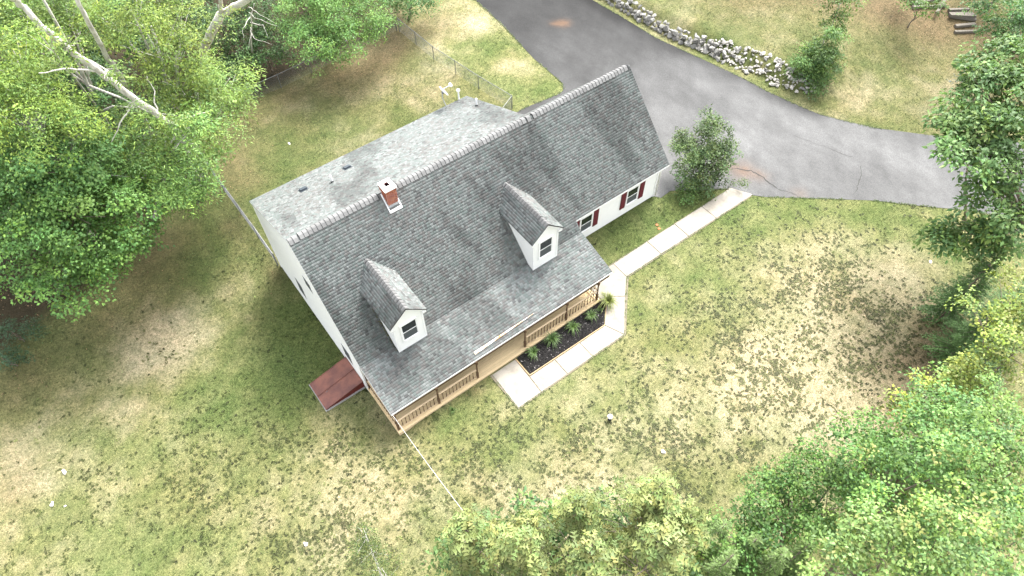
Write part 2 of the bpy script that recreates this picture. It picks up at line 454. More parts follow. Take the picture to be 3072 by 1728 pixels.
UP_EDGE = [(31,60),(31.5,28),(32.04,22.28),(32.34,19.26),(32.59,15.46),(33.3,12.2),(33.9,9.5),(34.62,6.18),(35.93,2.63)]
def dist_poly(x, y, L):
    d = np.full(np.shape(x), 99.0)
    for (x0, y0), (x1, y1) in zip(L[:-1], L[1:]):
        t = np.clip(((x-x0)*(x1-x0)+(y-y0)*(y1-y0))/((x1-x0)**2+(y1-y0)**2), 0, 1)
        d = np.minimum(d, np.hypot(x-x0-t*(x1-x0), y-y0-t*(y1-y0)))
    return d
def drive_col(x, y):
    t = .098-.050*ss(y, 4, 17)-.020*ss(y, 16, 24)
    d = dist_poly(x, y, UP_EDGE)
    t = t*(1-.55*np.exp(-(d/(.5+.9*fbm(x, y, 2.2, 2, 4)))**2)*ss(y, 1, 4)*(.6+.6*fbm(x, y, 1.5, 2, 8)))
    t = t*(.62+.76*fbm(x*1.0, y*.55, 2.2, 5, 2))*(.80+.40*fbm((x-y)*.9, (x+y)*.25, .7, 3, 17))
    t = t*(1-.45*blobs(x, y, [(24.6,31,1.3,.8),(25.0,27,.7,.5)]))
    c = t[:, None]*np.array((1.0, 1.0, .99))
    r = np.clip(blobs(x, y, [(27.6,2.0,.75,.55),(26.9,3.1,.45,.5),(28.2,1.0,.5,.3),(28.2,21.2,.45,.75),(27.6,21.6,.3,.6),(29,-1.6,.5,.25)])*(.35+1.1*fbm(x, y, .7, 3, 6)), 0, 1)
    return lerp(c, np.array((.16, .09, .05)), r)
drive = sheet('driveway', DRIVE, .02, MAT['asphalt'], drive_col, .4)
tag(drive, 'grey worn asphalt driveway curving past the garage', 'driveway', kind='structure')
def ribbon(pts, w, lift, name, mat, parent, jit=.06):
    V, F = [], []
    P = []
    for (x0, y0), (x1, y1) in zip(pts[:-1], pts[1:]):
        n = max(2, int(math.hypot(x1-x0, y1-y0)/.18))
        P += [(x0+(x1-x0)*i/n+random.uniform(-jit, jit), y0+(y1-y0)*i/n+random.uniform(-jit, jit)) for i in range(n)]
    P.append(pts[-1])
    for i, (x, y) in enumerate(P):
        a = P[max(0, i-1)]; b = P[min(len(P)-1, i+1)]
        d = np.array([b[0]-a[0], b[1]-a[1]]); d /= np.linalg.norm(d)+1e-9
        ww = w*random.uniform(.5, 1.4)*(.3 if i in (0, len(P)-1) else 1)
        for s_ in (-1, 1):
            px, py = x-d[1]*ww*s_/2, y+d[0]*ww*s_/2
            V.append((px, py, zg(px, py)+lift))
        if i: F.append((2*i-2, 2*i-1, 2*i+1, 2*i))
    m = MB(); m.add(V, F)
    return m.build(name, mat, parent)
for pts, w in (([(27.3, 2.5), (27.49, 2.3), (28.09, 1.64), (28.21, .73), (28.19, -.45)], .075), ([(28.19, -.45), (28.5, -1.1), (28.74, -1.61)], .04),
               ([(34.22, -2.35), (33.53, -2.97), (32.23, -3.54), (31.75, -3.72)], .035), ([(33.77, .03), (34.43, -1.72)], .03), ([(32.9, 2.2), (33.77, .03)], .02)):
    ribbon(pts, w, .026, 'crack', MAT['crack'], drive)

# walkway ------------------------------------------------------------------------
walk = empty('walkway', (10, -1, 0))
tag(walk, 'pale concrete slab walkway from the porch to the driveway', 'path', kind='structure')
def inset(poly, d):
    c = np.mean(poly, 0)
    out = []
    n = len(poly)
    a = sum(poly[i][0]*poly[(i+1) % n][1]-poly[(i+1) % n][0]*poly[i][1] for i in range(n))
    P = poly if a > 0 else poly[::-1]
    for i in range(n):
        p0, p1, p2 = np.array(P[i-1], float), np.array(P[i], float), np.array(P[(i+1) % n], float)
        e1 = unit(p1-p0); e2 = unit(p2-p1)
        n1 = np.array([-e1[1], e1[0]]); n2 = np.array([-e2[1], e2[0]])
        k = n1+n2; k = k/max(.3, (k@k)/2)
        out.append(tuple(p1+k*d))
    return out
SLABS = [[(5.62,-.30),(5.57,-2.7),(7.08,-2.7),(7.2,-.30)],[(7.08,-2.7),(8.86,-2.7),(8.86,-1.6),(7.15,-1.6)],[(8.86,-2.7),(10.62,-2.7),(10.62,-1.6),(8.86,-1.6)],
         [(10.62,-2.7),(12.93,-2.7),(12.47,-1.6),(10.62,-1.6)],[(12.93,-2.7),(14.7,-.81),(14.0,-.3),(13.55,-.42),(12.47,-1.6)],
         [(14.7,-.81),(15.7,.17),(15.72,1.37),(14.0,1.37),(13.45,.6),(13.45,-.38),(14.0,-.3)],[(15.7,.17),(18.5,.17),(18.5,1.4),(15.72,1.37)],
         [(18.5,.17),(20.8,.15),(20.8,1.4),(18.5,1.4)],[(20.8,.15),(23.2,.14),(23.2,1.4),(20.8,1.4)],[(23.2,.14),(26.56,.13),(25.86,1.4),(23.2,1.4)]]
for k, p in enumerate(SLABS):
    m = MB(); m.prism(inset(p, .02), -.12, .055+.004*(k % 3))
    ob = m.build('slab', MAT['concrete'], walk, loc=(-10, 1, 0)); ob.modifiers.new('b', 'BEVEL').width = .008
m = MB(); m.prism([(5.5,-.29),(5.55,-2.75),(13.0,-2.75),(15.8,.10),(26.4,.08),(25.8,1.43),(13.9,1.43),(13.35,.6),(13.35,-.5),(12.4,-1.5),(7.25,-1.5),(7.25,-.29)], -.1, .035)
m.build('slab_bed', simple('joint_soil', (.16, .14, .10), .95, .2, 10), walk, loc=(-10, 1, 0))

# mulch bed ------------------------------------------------------------------------
mul = tag(sheet('mulch_bed', BED, .05, simple('black_mulch', (.012, .011, .011), .95, .4, 30, bump=.8), None, .3),
          'black mulch planting bed between porch and walkway', 'garden bed', kind='structure')
n = 5200
px = RNG.uniform(7.2, 13.5, n); py = RNG.uniform(-1.55, -.2, n)
k = inside(px, py, inset(BED, .05)); px, py = px[k], py[k]; n = len(px)
th = RNG.uniform(0, 6.28, n); L_ = RNG.uniform(.02, .05, n); W_ = RNG.uniform(.008, .02, n)
pz = .055+RNG.uniform(0, .03, n); tl = RNG.normal(0, .35, n)
d1 = np.stack([np.cos(th), np.sin(th), tl], -1)*L_[:, None]; d2 = np.stack([-np.sin(th), np.cos(th), RNG.normal(0, .3, n)], -1)*W_[:, None]
c0 = np.stack([px, py, pz], -1)
V = np.stack([c0-d1-d2, c0+d1-d2, c0+d1+d2, c0-d1+d2], 1).reshape(-1, 3)
tone = np.where(RNG.random(n) < .03, RNG.uniform(.08, .3, n), RNG.uniform(.006, .03, n))
cc = np.repeat(tone[:, None]*np.array((1, .93, .9)), 4, 0)
ob = np_obj('mulch_chips', V, np.arange(4*n).reshape(-1, 4), attr_mat('mulch_chip', .9, .2), cc, mul)
tag(ob, kind='stuff')
m = MB()
for a, b in zip([(7.2,-.3),(7.2,-1.55),(12.5,-1.58)], [(7.2,-1.55),(12.5,-1.58),(13.44,-.6)]):
    m.beam((*a, .06), (*b, .06), .03, .08)
m.build('bed_edging', simple('tan_edging', (.50, .34, .19), .8, .2, 6), mul)

# ------------------------------------------------------------------ house
WLOC = {}
def thing(name, label, cat, loc, group=None):
    o = empty(name, loc)
    WLOC[o.name] = Vector(loc)
    return tag(o, label, cat, group)
def adopt(ch, par):
    """parent a mesh whose vertices are in world coordinates"""
    ch.parent = par
    w = WLOC.get(par.name, Vector((0, 0, 0)))
    ch.matrix_parent_inverse = Matrix.Translation(-w)
    return ch

house = thing('house', 'white cape style house with grey shingle roof, two dormers and attached garage', 'house', (0, 0, 0))
XL, XM, XG = -.1, 14.15, 21.4
YR, ZR = 7.65, 7.78
K1, K2, K3 = 1.016, .29, .422
zm = lambda y: ZR-K1*(YR-y)
zp = lambda y: 2.0+K2*y
zr = lambda y: ZR-K3*(y-YR)
zq = lambda y: ZR-K1*(y-YR)
YB, YE, YK, YGR = 2.75, 3.26, 13.83, 12.04

def slab(mb, x0, x1, prof, th=.14):
    """roof slab over the profile [(y, z), ...] from front to back"""
    for (y0, z0), (y1, z1) in zip(prof[:-1], prof[1:]):
        mb.add([(x0,y0,z0-.012),(x1,y0,z0-.012),(x1,y1,z1-.012),(x0,y1,z1-.012),(x0,y0,z0-th),(x1,y0,z0-th),(x1,y1,z1-th),(x0,y1,z1-th)],
               [(0,1,2,3),(7,6,5,4),(0,4,5,1),(1,5,6,2),(2,6,7,3),(3,7,4,0)])
rb = MB()
slab(rb, XL, XM, [(0, zp(0)), (YB, zp(YB)), (YR, ZR), (YK, zr(YK))])
slab(rb, XM+.004, XG, [(YE, zm(YE)), (YR, ZR), (YGR, zq(YGR))])
roof = adopt(rb.build('roof', simple('roof_underlay', (.05, .05, .05), .9)), house)

PAL = np.array([(.225,.232,.230),(.180,.186,.185),(.170,.188,.183),(.176,.168,.166),(.128,.127,.128),(.200,.210,.207)])*np.array((.74, .765, .75))
def shingle_tone(P):
    x, y = P[:, 0]+P[:, 2]*.3, P[:, 1]*1.2
    n = len(x)
    a = fbm(x, y, 1.7, 3, 3)
    w = np.stack([.22+0*a, .26+0*a, .12+.5*np.clip(a-.45, 0, 1)*2, .12+.6*np.clip(.55-a, 0, 1)*2, .10+0*a, .16+0*a], -1)
    w = w/w.sum(1, keepdims=True)
    r = RNG.random(n)
    i = (r[:, None] > np.cumsum(w, 1)).sum(1).clip(0, 5)
    c = PAL[i]*RNG.uniform(.88, 1.12, (n, 1))
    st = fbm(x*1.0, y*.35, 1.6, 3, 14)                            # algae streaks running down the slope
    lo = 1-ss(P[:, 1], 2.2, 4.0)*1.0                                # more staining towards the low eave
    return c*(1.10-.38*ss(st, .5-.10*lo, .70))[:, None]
def shingle_rows(O, ua, us, un, rows, expo=.145, lift=.014):
    """rows: function(s) -> (a0, a1) along ua or None. Returns quads of the tabs: top face and butt edge"""
    O, ua, us, un = map(np.asarray, (O, ua, us, un))
    out = []
    s, k = 0.0, 0
    while True:
        r = rows(s)
        if r is None: break
        a0, a1 = r
        if a1-a0 > .03:
            a = a0
            cuts = [a0]
            a = a0+RNG.uniform(.05, .22)
            while a < a1-.05:
                cuts.append(a); a += RNG.choice([.11, .14, .17, .21], p=[.25, .3, .3, .15])
            cuts.append(a1)
            for b0, b1 in zip(cuts[:-1], cuts[1:]): out.append((b0+.003, b1-.003, s, lift*(1 if RNG.random() < .6 else .72)))
        s += expo; k += 1
    A = np.array(out)
    p = lambda a, ss_, h: O+a[:, None]*ua+ss_[:, None]*us+h[:, None]*un
    z = np.zeros(len(A))
    V = np.stack([p(A[:, 0], A[:, 2]-.004, z-.008), p(A[:, 1], A[:, 2]-.004, z-.008), p(A[:, 0], A[:, 2], A[:, 3]), p(A[:, 1], A[:, 2], A[:, 3]),
                  p(A[:, 0], A[:, 2]+expo, z+.001), p(A[:, 1], A[:, 2]+expo, z+.001)], 1)
    return V            # (n, 6, 3)
SF = np.array([[0, 1, 3, 2], [2, 3, 5, 4]])
def shingles(V, parent, mat, single=None):
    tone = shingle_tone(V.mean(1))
    C = np.repeat(tone[:, None], 6, 1)
    C[:, :2] *= .38; C[:, 2:4] *= .92                                              # butt edge darkened: course shadow line put into the colour
    rest = np.ones(len(V), bool)
    if single is not None:
        rest[single] = False
        for i in single:
            ob = np_obj('shingle', V[i], SF, mat, C[i])
            adopt(ob, parent)
    Vr = V[rest]; n = len(Vr)
    F = (np.arange(n)[:, None, None]*6+SF[None]).reshape(-1, 4)
    ob = adopt(np_obj('shingle_courses', Vr.reshape(-1, 3), F, mat, C[rest].reshape(-1, 3)), parent)
    tag(ob, kind='stuff')

c1 = 1/math.hypot(1, K1); us1 = np.array((0, c1, K1*c1)); un1 = np.array((0, -K1*c1, c1))
c2 = 1/math.hypot(1, K2); us2 = np.array((0, c2, K2*c2)); un2 = np.array((0, -K2*c2, c2))
c3 = 1/math.hypot(1, K3); us3 = np.array((0, -c3, K3*c3)); un3 = np.array((0, K3*c3, c3))
us4 = np.array((0, -c1, K1*c1)); un4 = np.array((0, K1*c1, c1))
S1 = (YR-YB)/c1
def rows_front(s):
    if s > S1-.10: return None
    return (XL-.01, (XG if s > .70 else XM)+.01)
V1 = shingle_rows((0, YB, zm(YB)), (1, 0, 0), us1, un1, rows_front)
V2 = shingle_rows((0, 0, zp(0)), (1, 0, 0), us2, un2, lambda s: None if s > YB/c2-.02 else (XL-.01, XM+.01))
V3 = shingle_rows((0, YK, zr(YK)), (1, 0, 0), us3, un3, lambda s: None if s > (YK-YR)/c3-.1 else (XL-.01, XM+.01))
V4 = shingle_rows((0, YGR, zq(YGR)), (1, 0, 0), us4, un4, lambda s: None if s > (YGR-YR)/c1-.1 else (XM+.02, XG+.01))
VF = np.concatenate([V1, V2])
ctr = VF.mean(1)
area = np.linalg.norm(np.cross(VF[:, 3]-VF[:, 2], VF[:, 4]-VF[:, 2]), axis=1)
nrm = unit(np.cross(VF[:, 3]-VF[:, 2], VF[:, 4]-VF[:, 2]))
tocam = CAM_POS-ctr; dd = np.linalg.norm(tocam, axis=1)
score = area*np.abs((nrm*tocam).sum(1)/dd)/dd**2
hid = np.zeros(len(ctr), bool)
for xc in (2.72, 11.2): hid |= (np.abs(ctr[:, 0]-xc+.2) < 1.2) & (ctr[:, 1] > 2.3) & (ctr[:, 1] < 6)
score[hid] = 0
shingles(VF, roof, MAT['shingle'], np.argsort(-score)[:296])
shingles(np.concatenate([V3, V4]), roof, MAT['shingle'])

# ridge caps over a vent strip
MAT['ridgecap'] = attr_mat('ridge_cap_shingle', .9, .15, 40, .85, 1.15, .2)
def cap_mesh(a, L, w, drop, h, ax, side, base):
    """a tent shaped cap: base point, along ax, falling to both sides"""
    base, ax, side = map(np.asarray, (base, ax, side))
    up = np.array((0, 0, 1.0))
    t = .016
    P = []
    for l, lift in ((0, t), (L, 0.0)):
        P += [base+ax*l-side*w*1.0+up*(h-drop+lift), base+ax*l-side*w*.35+up*(h-drop*.28+lift), base+ax*l+up*(h+lift), base+ax*l+side*w*.35+up*(h-drop*.28+lift), base+ax*l+side*w*1.0+up*(h-drop+lift)]
    Q = [p-up*.02 for p in P[:5]]
    return P+Q, [(0,1,6,5),(1,2,7,6),(2,3,8,7),(3,4,9,8),(10,11,1,0),(11,12,2,1),(12,13,3,2),(13,14,4,3)]
def ridge_caps(base, ax, side, length, step, w, drop, h, parent):
    n = int(length/step)
    for i in range(n):
        L = step*1.12
        m = MB()
        tone = random.uniform(.85, 1.15)
        vs, fs = cap_mesh(0, L, w, drop, h, ax, side, np.asarray(base)+np.asarray(ax)*step*i)
        m.add(vs, fs, tuple(np.array((.185, .185, .183))*tone))
        adopt(m.build('ridge_cap', MAT['ridgecap']), parent)
m = MB()
for x0, x1 in ((.45, 4.75), (5.75, 13.9), (14.35, XG-.1)):
    m.add([(x0,YR-.17,ZR-.17*K1+.0),(x1,YR-.17,ZR-.17*K1+.0),(x1,YR-.17,ZR-.17*K1+.035),(x0,YR-.17,ZR-.17*K1+.035),(x0,YR,ZR+.04),(x1,YR,ZR+.04),(x0,YR+.17,ZR-.17*K3+.035),(x1,YR+.17,ZR-.17*K3+.035),(x0,YR+.17,ZR-.17*K3),(x1,YR+.17,ZR-.17*K3)],
          [(0,1,2,3),(3,2,5,4),(4,5,7,6),(6,7,9,8),(0,3,4,6,8),(1,9,7,5,2)])
adopt(m.build('ridge_vent', MAT['ridgevent']), roof)
def main_caps(x0, x1, h):
    step = .235; n = int((x1-x0)/step)
    for i in range(n):
        a = x0+step*i; b = a+step*1.1
        mm = MB(); P = []
        for x, l in ((a, .022), (a+.022, .020), (b, 0)):
            P += [(x,YR-.19,ZR-.19*K1+h+l), (x,YR-.05,ZR-.05*K1+h+l+.014), (x,YR+.02,ZR+h+l-.004), (x,YR+.08,ZR-.08*K3+h+l), (x,YR+.20,ZR-.20*K3+h+l)]
        tn = np.array((.165,.165,.163))*random.uniform(.84,1.16)
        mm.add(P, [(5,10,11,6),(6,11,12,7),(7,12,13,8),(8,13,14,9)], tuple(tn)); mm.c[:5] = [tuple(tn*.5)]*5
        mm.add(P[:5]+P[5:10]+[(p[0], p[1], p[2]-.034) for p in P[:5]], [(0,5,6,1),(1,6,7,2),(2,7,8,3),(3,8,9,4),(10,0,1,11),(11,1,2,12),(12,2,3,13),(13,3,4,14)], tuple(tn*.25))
        adopt(mm.build('ridge_cap', MAT['ridgecap']), roof)
main_caps(XL, .45, .012); main_caps(.45, 4.9, .05); main_caps(5.62, 13.95, .05); main_caps(13.95, 14.35, .012); main_caps(14.35, XG-.05, .05)

# walls with lapped siding
def wall(name, O, ua, un, poly, parent, holes=(), expo=.115, mat=None):
    O, ua, un = np.array(O, float), np.array(ua, float), np.array(un, float)
    up = np.array((0, 0, 1.0))
    zs = [p[1] for p in poly]
    m = MB()
    pt = lambda u, z, d: O+ua*u+up*z+un*d
    def span(z):
        xs = []
        for (u0, z0), (u1, z1) in zip(poly, poly[1:]+poly[:1]):
            if (z0 <= z < z1) or (z1 <= z < z0): xs.append(u0+(u1-u0)*(z-z0)/(z1-z0))
        return (min(xs), max(xs)) if len(xs) > 1 else None
    z = min(zs)+.001
    while z < max(zs)-.002:
        z1 = min(z+expo, max(zs)-.001)
        a, b = span(z), span(z1)
        if a and b:
            m.add([pt(a[0], z, 0), pt(a[1], z, 0), pt(a[0], z, .014), pt(a[1], z, .014), pt(b[0], z1, .002), pt(b[1], z1, .002)],
                  [(0,1,3,2),(2,3,5,4)])
        z = z1
    return adopt(m.build(name, mat or MAT['white']), parent)
GX = -.06
wall('gable_wall', (GX, 0, 0), (0, -1, 0), (-1, 0, 0), [(-13.5,-.30),(-3.0,-.30),(-3.0,zm(3.0)-.15),(-YR,ZR-.16),(-13.5,zr(13.5)-.15)], house)
m = MB(); m.box((GX+.02, 3.02, -.8), (GX+.3, 13.48, -.3)); m.box((14.0, 3.62, -.1), (20.93, 3.9, .62))
adopt(m.build('foundation', MAT['foundation']), house)
wall('front_wall', (0, 3.0, 0), (1, 0, 0), (0, -1, 0), [(GX,.1),(14.0,.1),(14.0,zm(3)-.2),(GX,zm(3)-.2)], house)
wall('rear_wall', (0, 13.5, 0), (-1, 0, 0), (0, 1, 0), [(-14.0,-.3),(-GX,-.3),(-GX,zr(13.5)-.15),(-14.0,zr(13.5)-.15)], house)
wall('side_wall', (14.0, 0, 0), (0, 1, 0), (1, 0, 0), [(3.0,0),(13.5,0),(13.5,zr(13.5)-.15),(YR,ZR-.16),(3.0,zm(3)-.15)], house)
wall('garage_front_wall', (0, 3.6, 0), (1, 0, 0), (0, -1, 0), [(14.02,.62),(20.95,.62),(20.95,zm(3.6)-.16),(14.02,zm(3.6)-.16)], house)
wall('garage_end_wall', (20.95, 0, 0), (0, 1, 0), (1, 0, 0), [(3.6,.55),(11.7,.55),(11.7,zq(11.7)-.15),(YR,ZR-.16),(3.6,zm(3.6)-.15)], house)
wall('garage_rear_wall', (0, 11.7, 0), (-1, 0, 0), (0, 1, 0), [(-20.95,.5),(-14.02,.5),(-14.02,zq(11.7)-.15),(-20.95,zq(11.7)-.15)], house)
def board(name, fn):
    m = MB(); fn(m); adopt(m.build(name, MAT['trim']), house)
board('corner_board', lambda m: m.box((20.90, 3.555, .56), (21.0, 3.66, zm(3.6)-.17)))
board('corner_board', lambda m: m.box((GX-.035, 13.42, -.3), (GX+.05, 13.55, zr(13.5)-.16)))
board('corner_board', lambda m: m.box((GX-.035, 2.95, .1), (GX+.05, 3.06, zm(3)-.16)))
def rake(x0, x1, y0, z0, y1, z1, h=.17):
    board('rake_board', lambda m: m.add([(x0,y0,z0-.015),(x1,y0,z0-.015),(x1,y1,z1-.015),(x0,y1,z1-.015),(x0,y0,z0-h),(x1,y0,z0-h),(x1,y1,z1-h),(x0,y1,z1-h)],
          [(0,1,2,3),(7,6,5,4),(0,4,5,1),(1,5,6,2),(2,6,7,3),(3,7,4,0)]))
rake(XL-.012, XL+.022, .02, zp(.02), YB, zp(YB)); rake(XL-.012, XL+.022, YB+.003, zm(YB+.003), YR, ZR); rake(XL-.012, XL+.022, YR+.003, zr(YR), YK-.02, zr(YK-.02))
rake(XM-.022, XM+.002, .02, zp(.02), YB, zp(YB)); rake(XG-.022, XG+.012, YE+.02, zm(YE+.02), YR, ZR); rake(XG-.022, XG+.012, YR+.003, ZR, YGR-.02, zq(YGR-.02))
rake(XM-.022, XM+.012, YR+.4, zr(YR+.4), YK-.02, zr(YK-.02))
board('soffit', lambda m: m.box((14.05, YE+.03, zm(YE)-.19), (XG-.02, 3.62, zm(YE)-.16)))
def gutter(x0, x1, y, z, name='gutter'):
    m = MB()
    m.box((x0, y-.10, z-.115), (x1, y-.096, z-.012)); m.box((x0, y-.096, z-.115), (x1, y-.006, z-.11)); m.box((x0, y-.006, z-.115), (x1, y, z-.02))
    m.box((x0, y-.098, z-.115), (x0+.004, y, z-.02)); m.box((x1-.004, y-.098, z-.115), (x1, y, z-.02))
    return adopt(m.build(name, MAT['trim']), house)
m = MB(); m.box((XL, -.022, zp(0)-.13), (XM, .0, zp(0)-.018)); m.box((XL, 0.02, zp(0)-.2), (XM, .06, zp(0)-.145))
adopt(m.build('eave_board', MAT['trim']), house)
m = MB(); m.box((XM+.02, YE-.018, zm(YE)-.15), (XG, YE+.004, zm(YE)-.018)); adopt(m.build('eave_board', MAT['trim']), house)
m = MB(); m.box((XL, YK, zr(YK)-.14), (XM, YK+.02, zr(YK)-.016)); adopt(m.build('eave_board', MAT['trim']), house)
m = MB(); m.tube([(21.05, 3.5, .7), (21.05, 3.5, 3.1), (21.0, YE-.03, 3.25)], .04, 8); adopt(m.build('downspout', MAT['trim'], smooth=True), house)

def window(O, ua, un, u0, u1, z0, z1, parent, pname='window', sub=True):
    """double hung window: frame (part) with two panes and an insect screen (sub-parts)"""
    O, ua, un = np.array(O, float), np.array(ua, float), np.array(un, float)
    up = np.array((0, 0, 1.0))
    def bx(mb, a0, a1, b0, b1, d0, d1):
        c = O+ua*(a0+a1)/2+up*(b0+b1)/2+un*(d0+d1)/2
        mb.obox(c, ua*(a1-a0)/2, up*(b1-b0)/2, un*(d1-d0)/2)
    m = MB(); w = .075
    bx(m, u0-w, u0, z0-w, z1+w, 0, .055); bx(m, u1, u1+w, z0-w, z1+w, 0, .055); bx(m, u0, u1, z1, z1+w, 0, .055)
    bx(m, u0, u1, z0-w, z0, 0, .085)
    zc = (z0+z1)/2
    bx(m, u0, u1, zc-.022, zc+.022, .0, .043); bx(m, u0, u0+.03, z0, z1, 0, .04); bx(m, u1-.03, u1, z0, z1, 0, .04)
    bx(m, u0+.03, u1-.03, z1-.03, z1, 0, .04); bx(m, u0+.03, u1-.03, z0, z0+.035, 0, .04)
    fr = adopt(m.build(pname, MAT['trim']), parent)
    tgt = fr if sub else parent
    m = MB(); bx(m, u0+.03, u1-.03, zc+.022, z1-.03, 0.016, .028); p = m.build('pane', MAT['glass']); adopt(p, tgt)
    m = MB(); bx(m, u0+.03, u1-.03, z0+.035, zc-.022, 0.016, .026); p = m.build('pane', MAT['screen']); adopt(p, tgt)
    return fr
for u0, u1 in ((14.86, 15.72), (18.50, 19.36)):
    window((0, 3.586, 0), (1, 0, 0), (0, -1, 0), u0, u1, 1.42, 2.60, house)
for u0, u1 in ((14.38, 14.74), (15.84, 16.22), (18.00, 18.38), (19.50, 19.88)):
    m = MB(); m.box((u0, 3.535, 1.30), (u1, 3.575, 2.70))
    for za, zb_ in ((1.36, 1.96), (2.04, 2.64)):
        k = za+.03
        while k < zb_:
            m.add([(u0+.05, 3.534, k), (u1-.05, 3.534, k), (u1-.05, 3.522, k), (u0+.05, 3.522, k), (u0+.05, 3.532, k+.045), (u1-.05, 3.532, k+.045)], [(0,1,2,3),(3,2,5,4)])
            k += .05
    adopt(m.build('shutter', MAT['shutter']), house)
def gable_window(y0, y1, z0, z1):
    x = GX-.014
    m = MB(); w = .03
    for a, b, c, d in ((y0-w, y0, z0-w, z1+w), (y1, y1+w, z0-w, z1+w), (y0, y1, z1, z1+w), (y0, y1, z0-w, z0)): m.box((x-.012, a, c), (x, b, d))
    fr = adopt(m.build('window', MAT['trim']), house)
    zc = (z0+z1)/2
    m = MB(); m.box((x-.011, y0, zc-.02), (x, y1, zc+.02)); adopt(m.build('meeting_rail', MAT['vent']), fr)
    for a, b in ((z0, zc-.02), (zc+.02, z1)):
        m = MB(); m.box((x-.010, y0, a), (x, y1, b)); adopt(m.build('pane', MAT['screen']), fr)
for y0, y1, z0, z1 in ((9.48, 10.34, .82, 2.08), (6.98, 7.76, 4.2, 5.0), (4.2, 5.06, .80, 2.0)):
    gable_window(y0, y1, z0, z1)

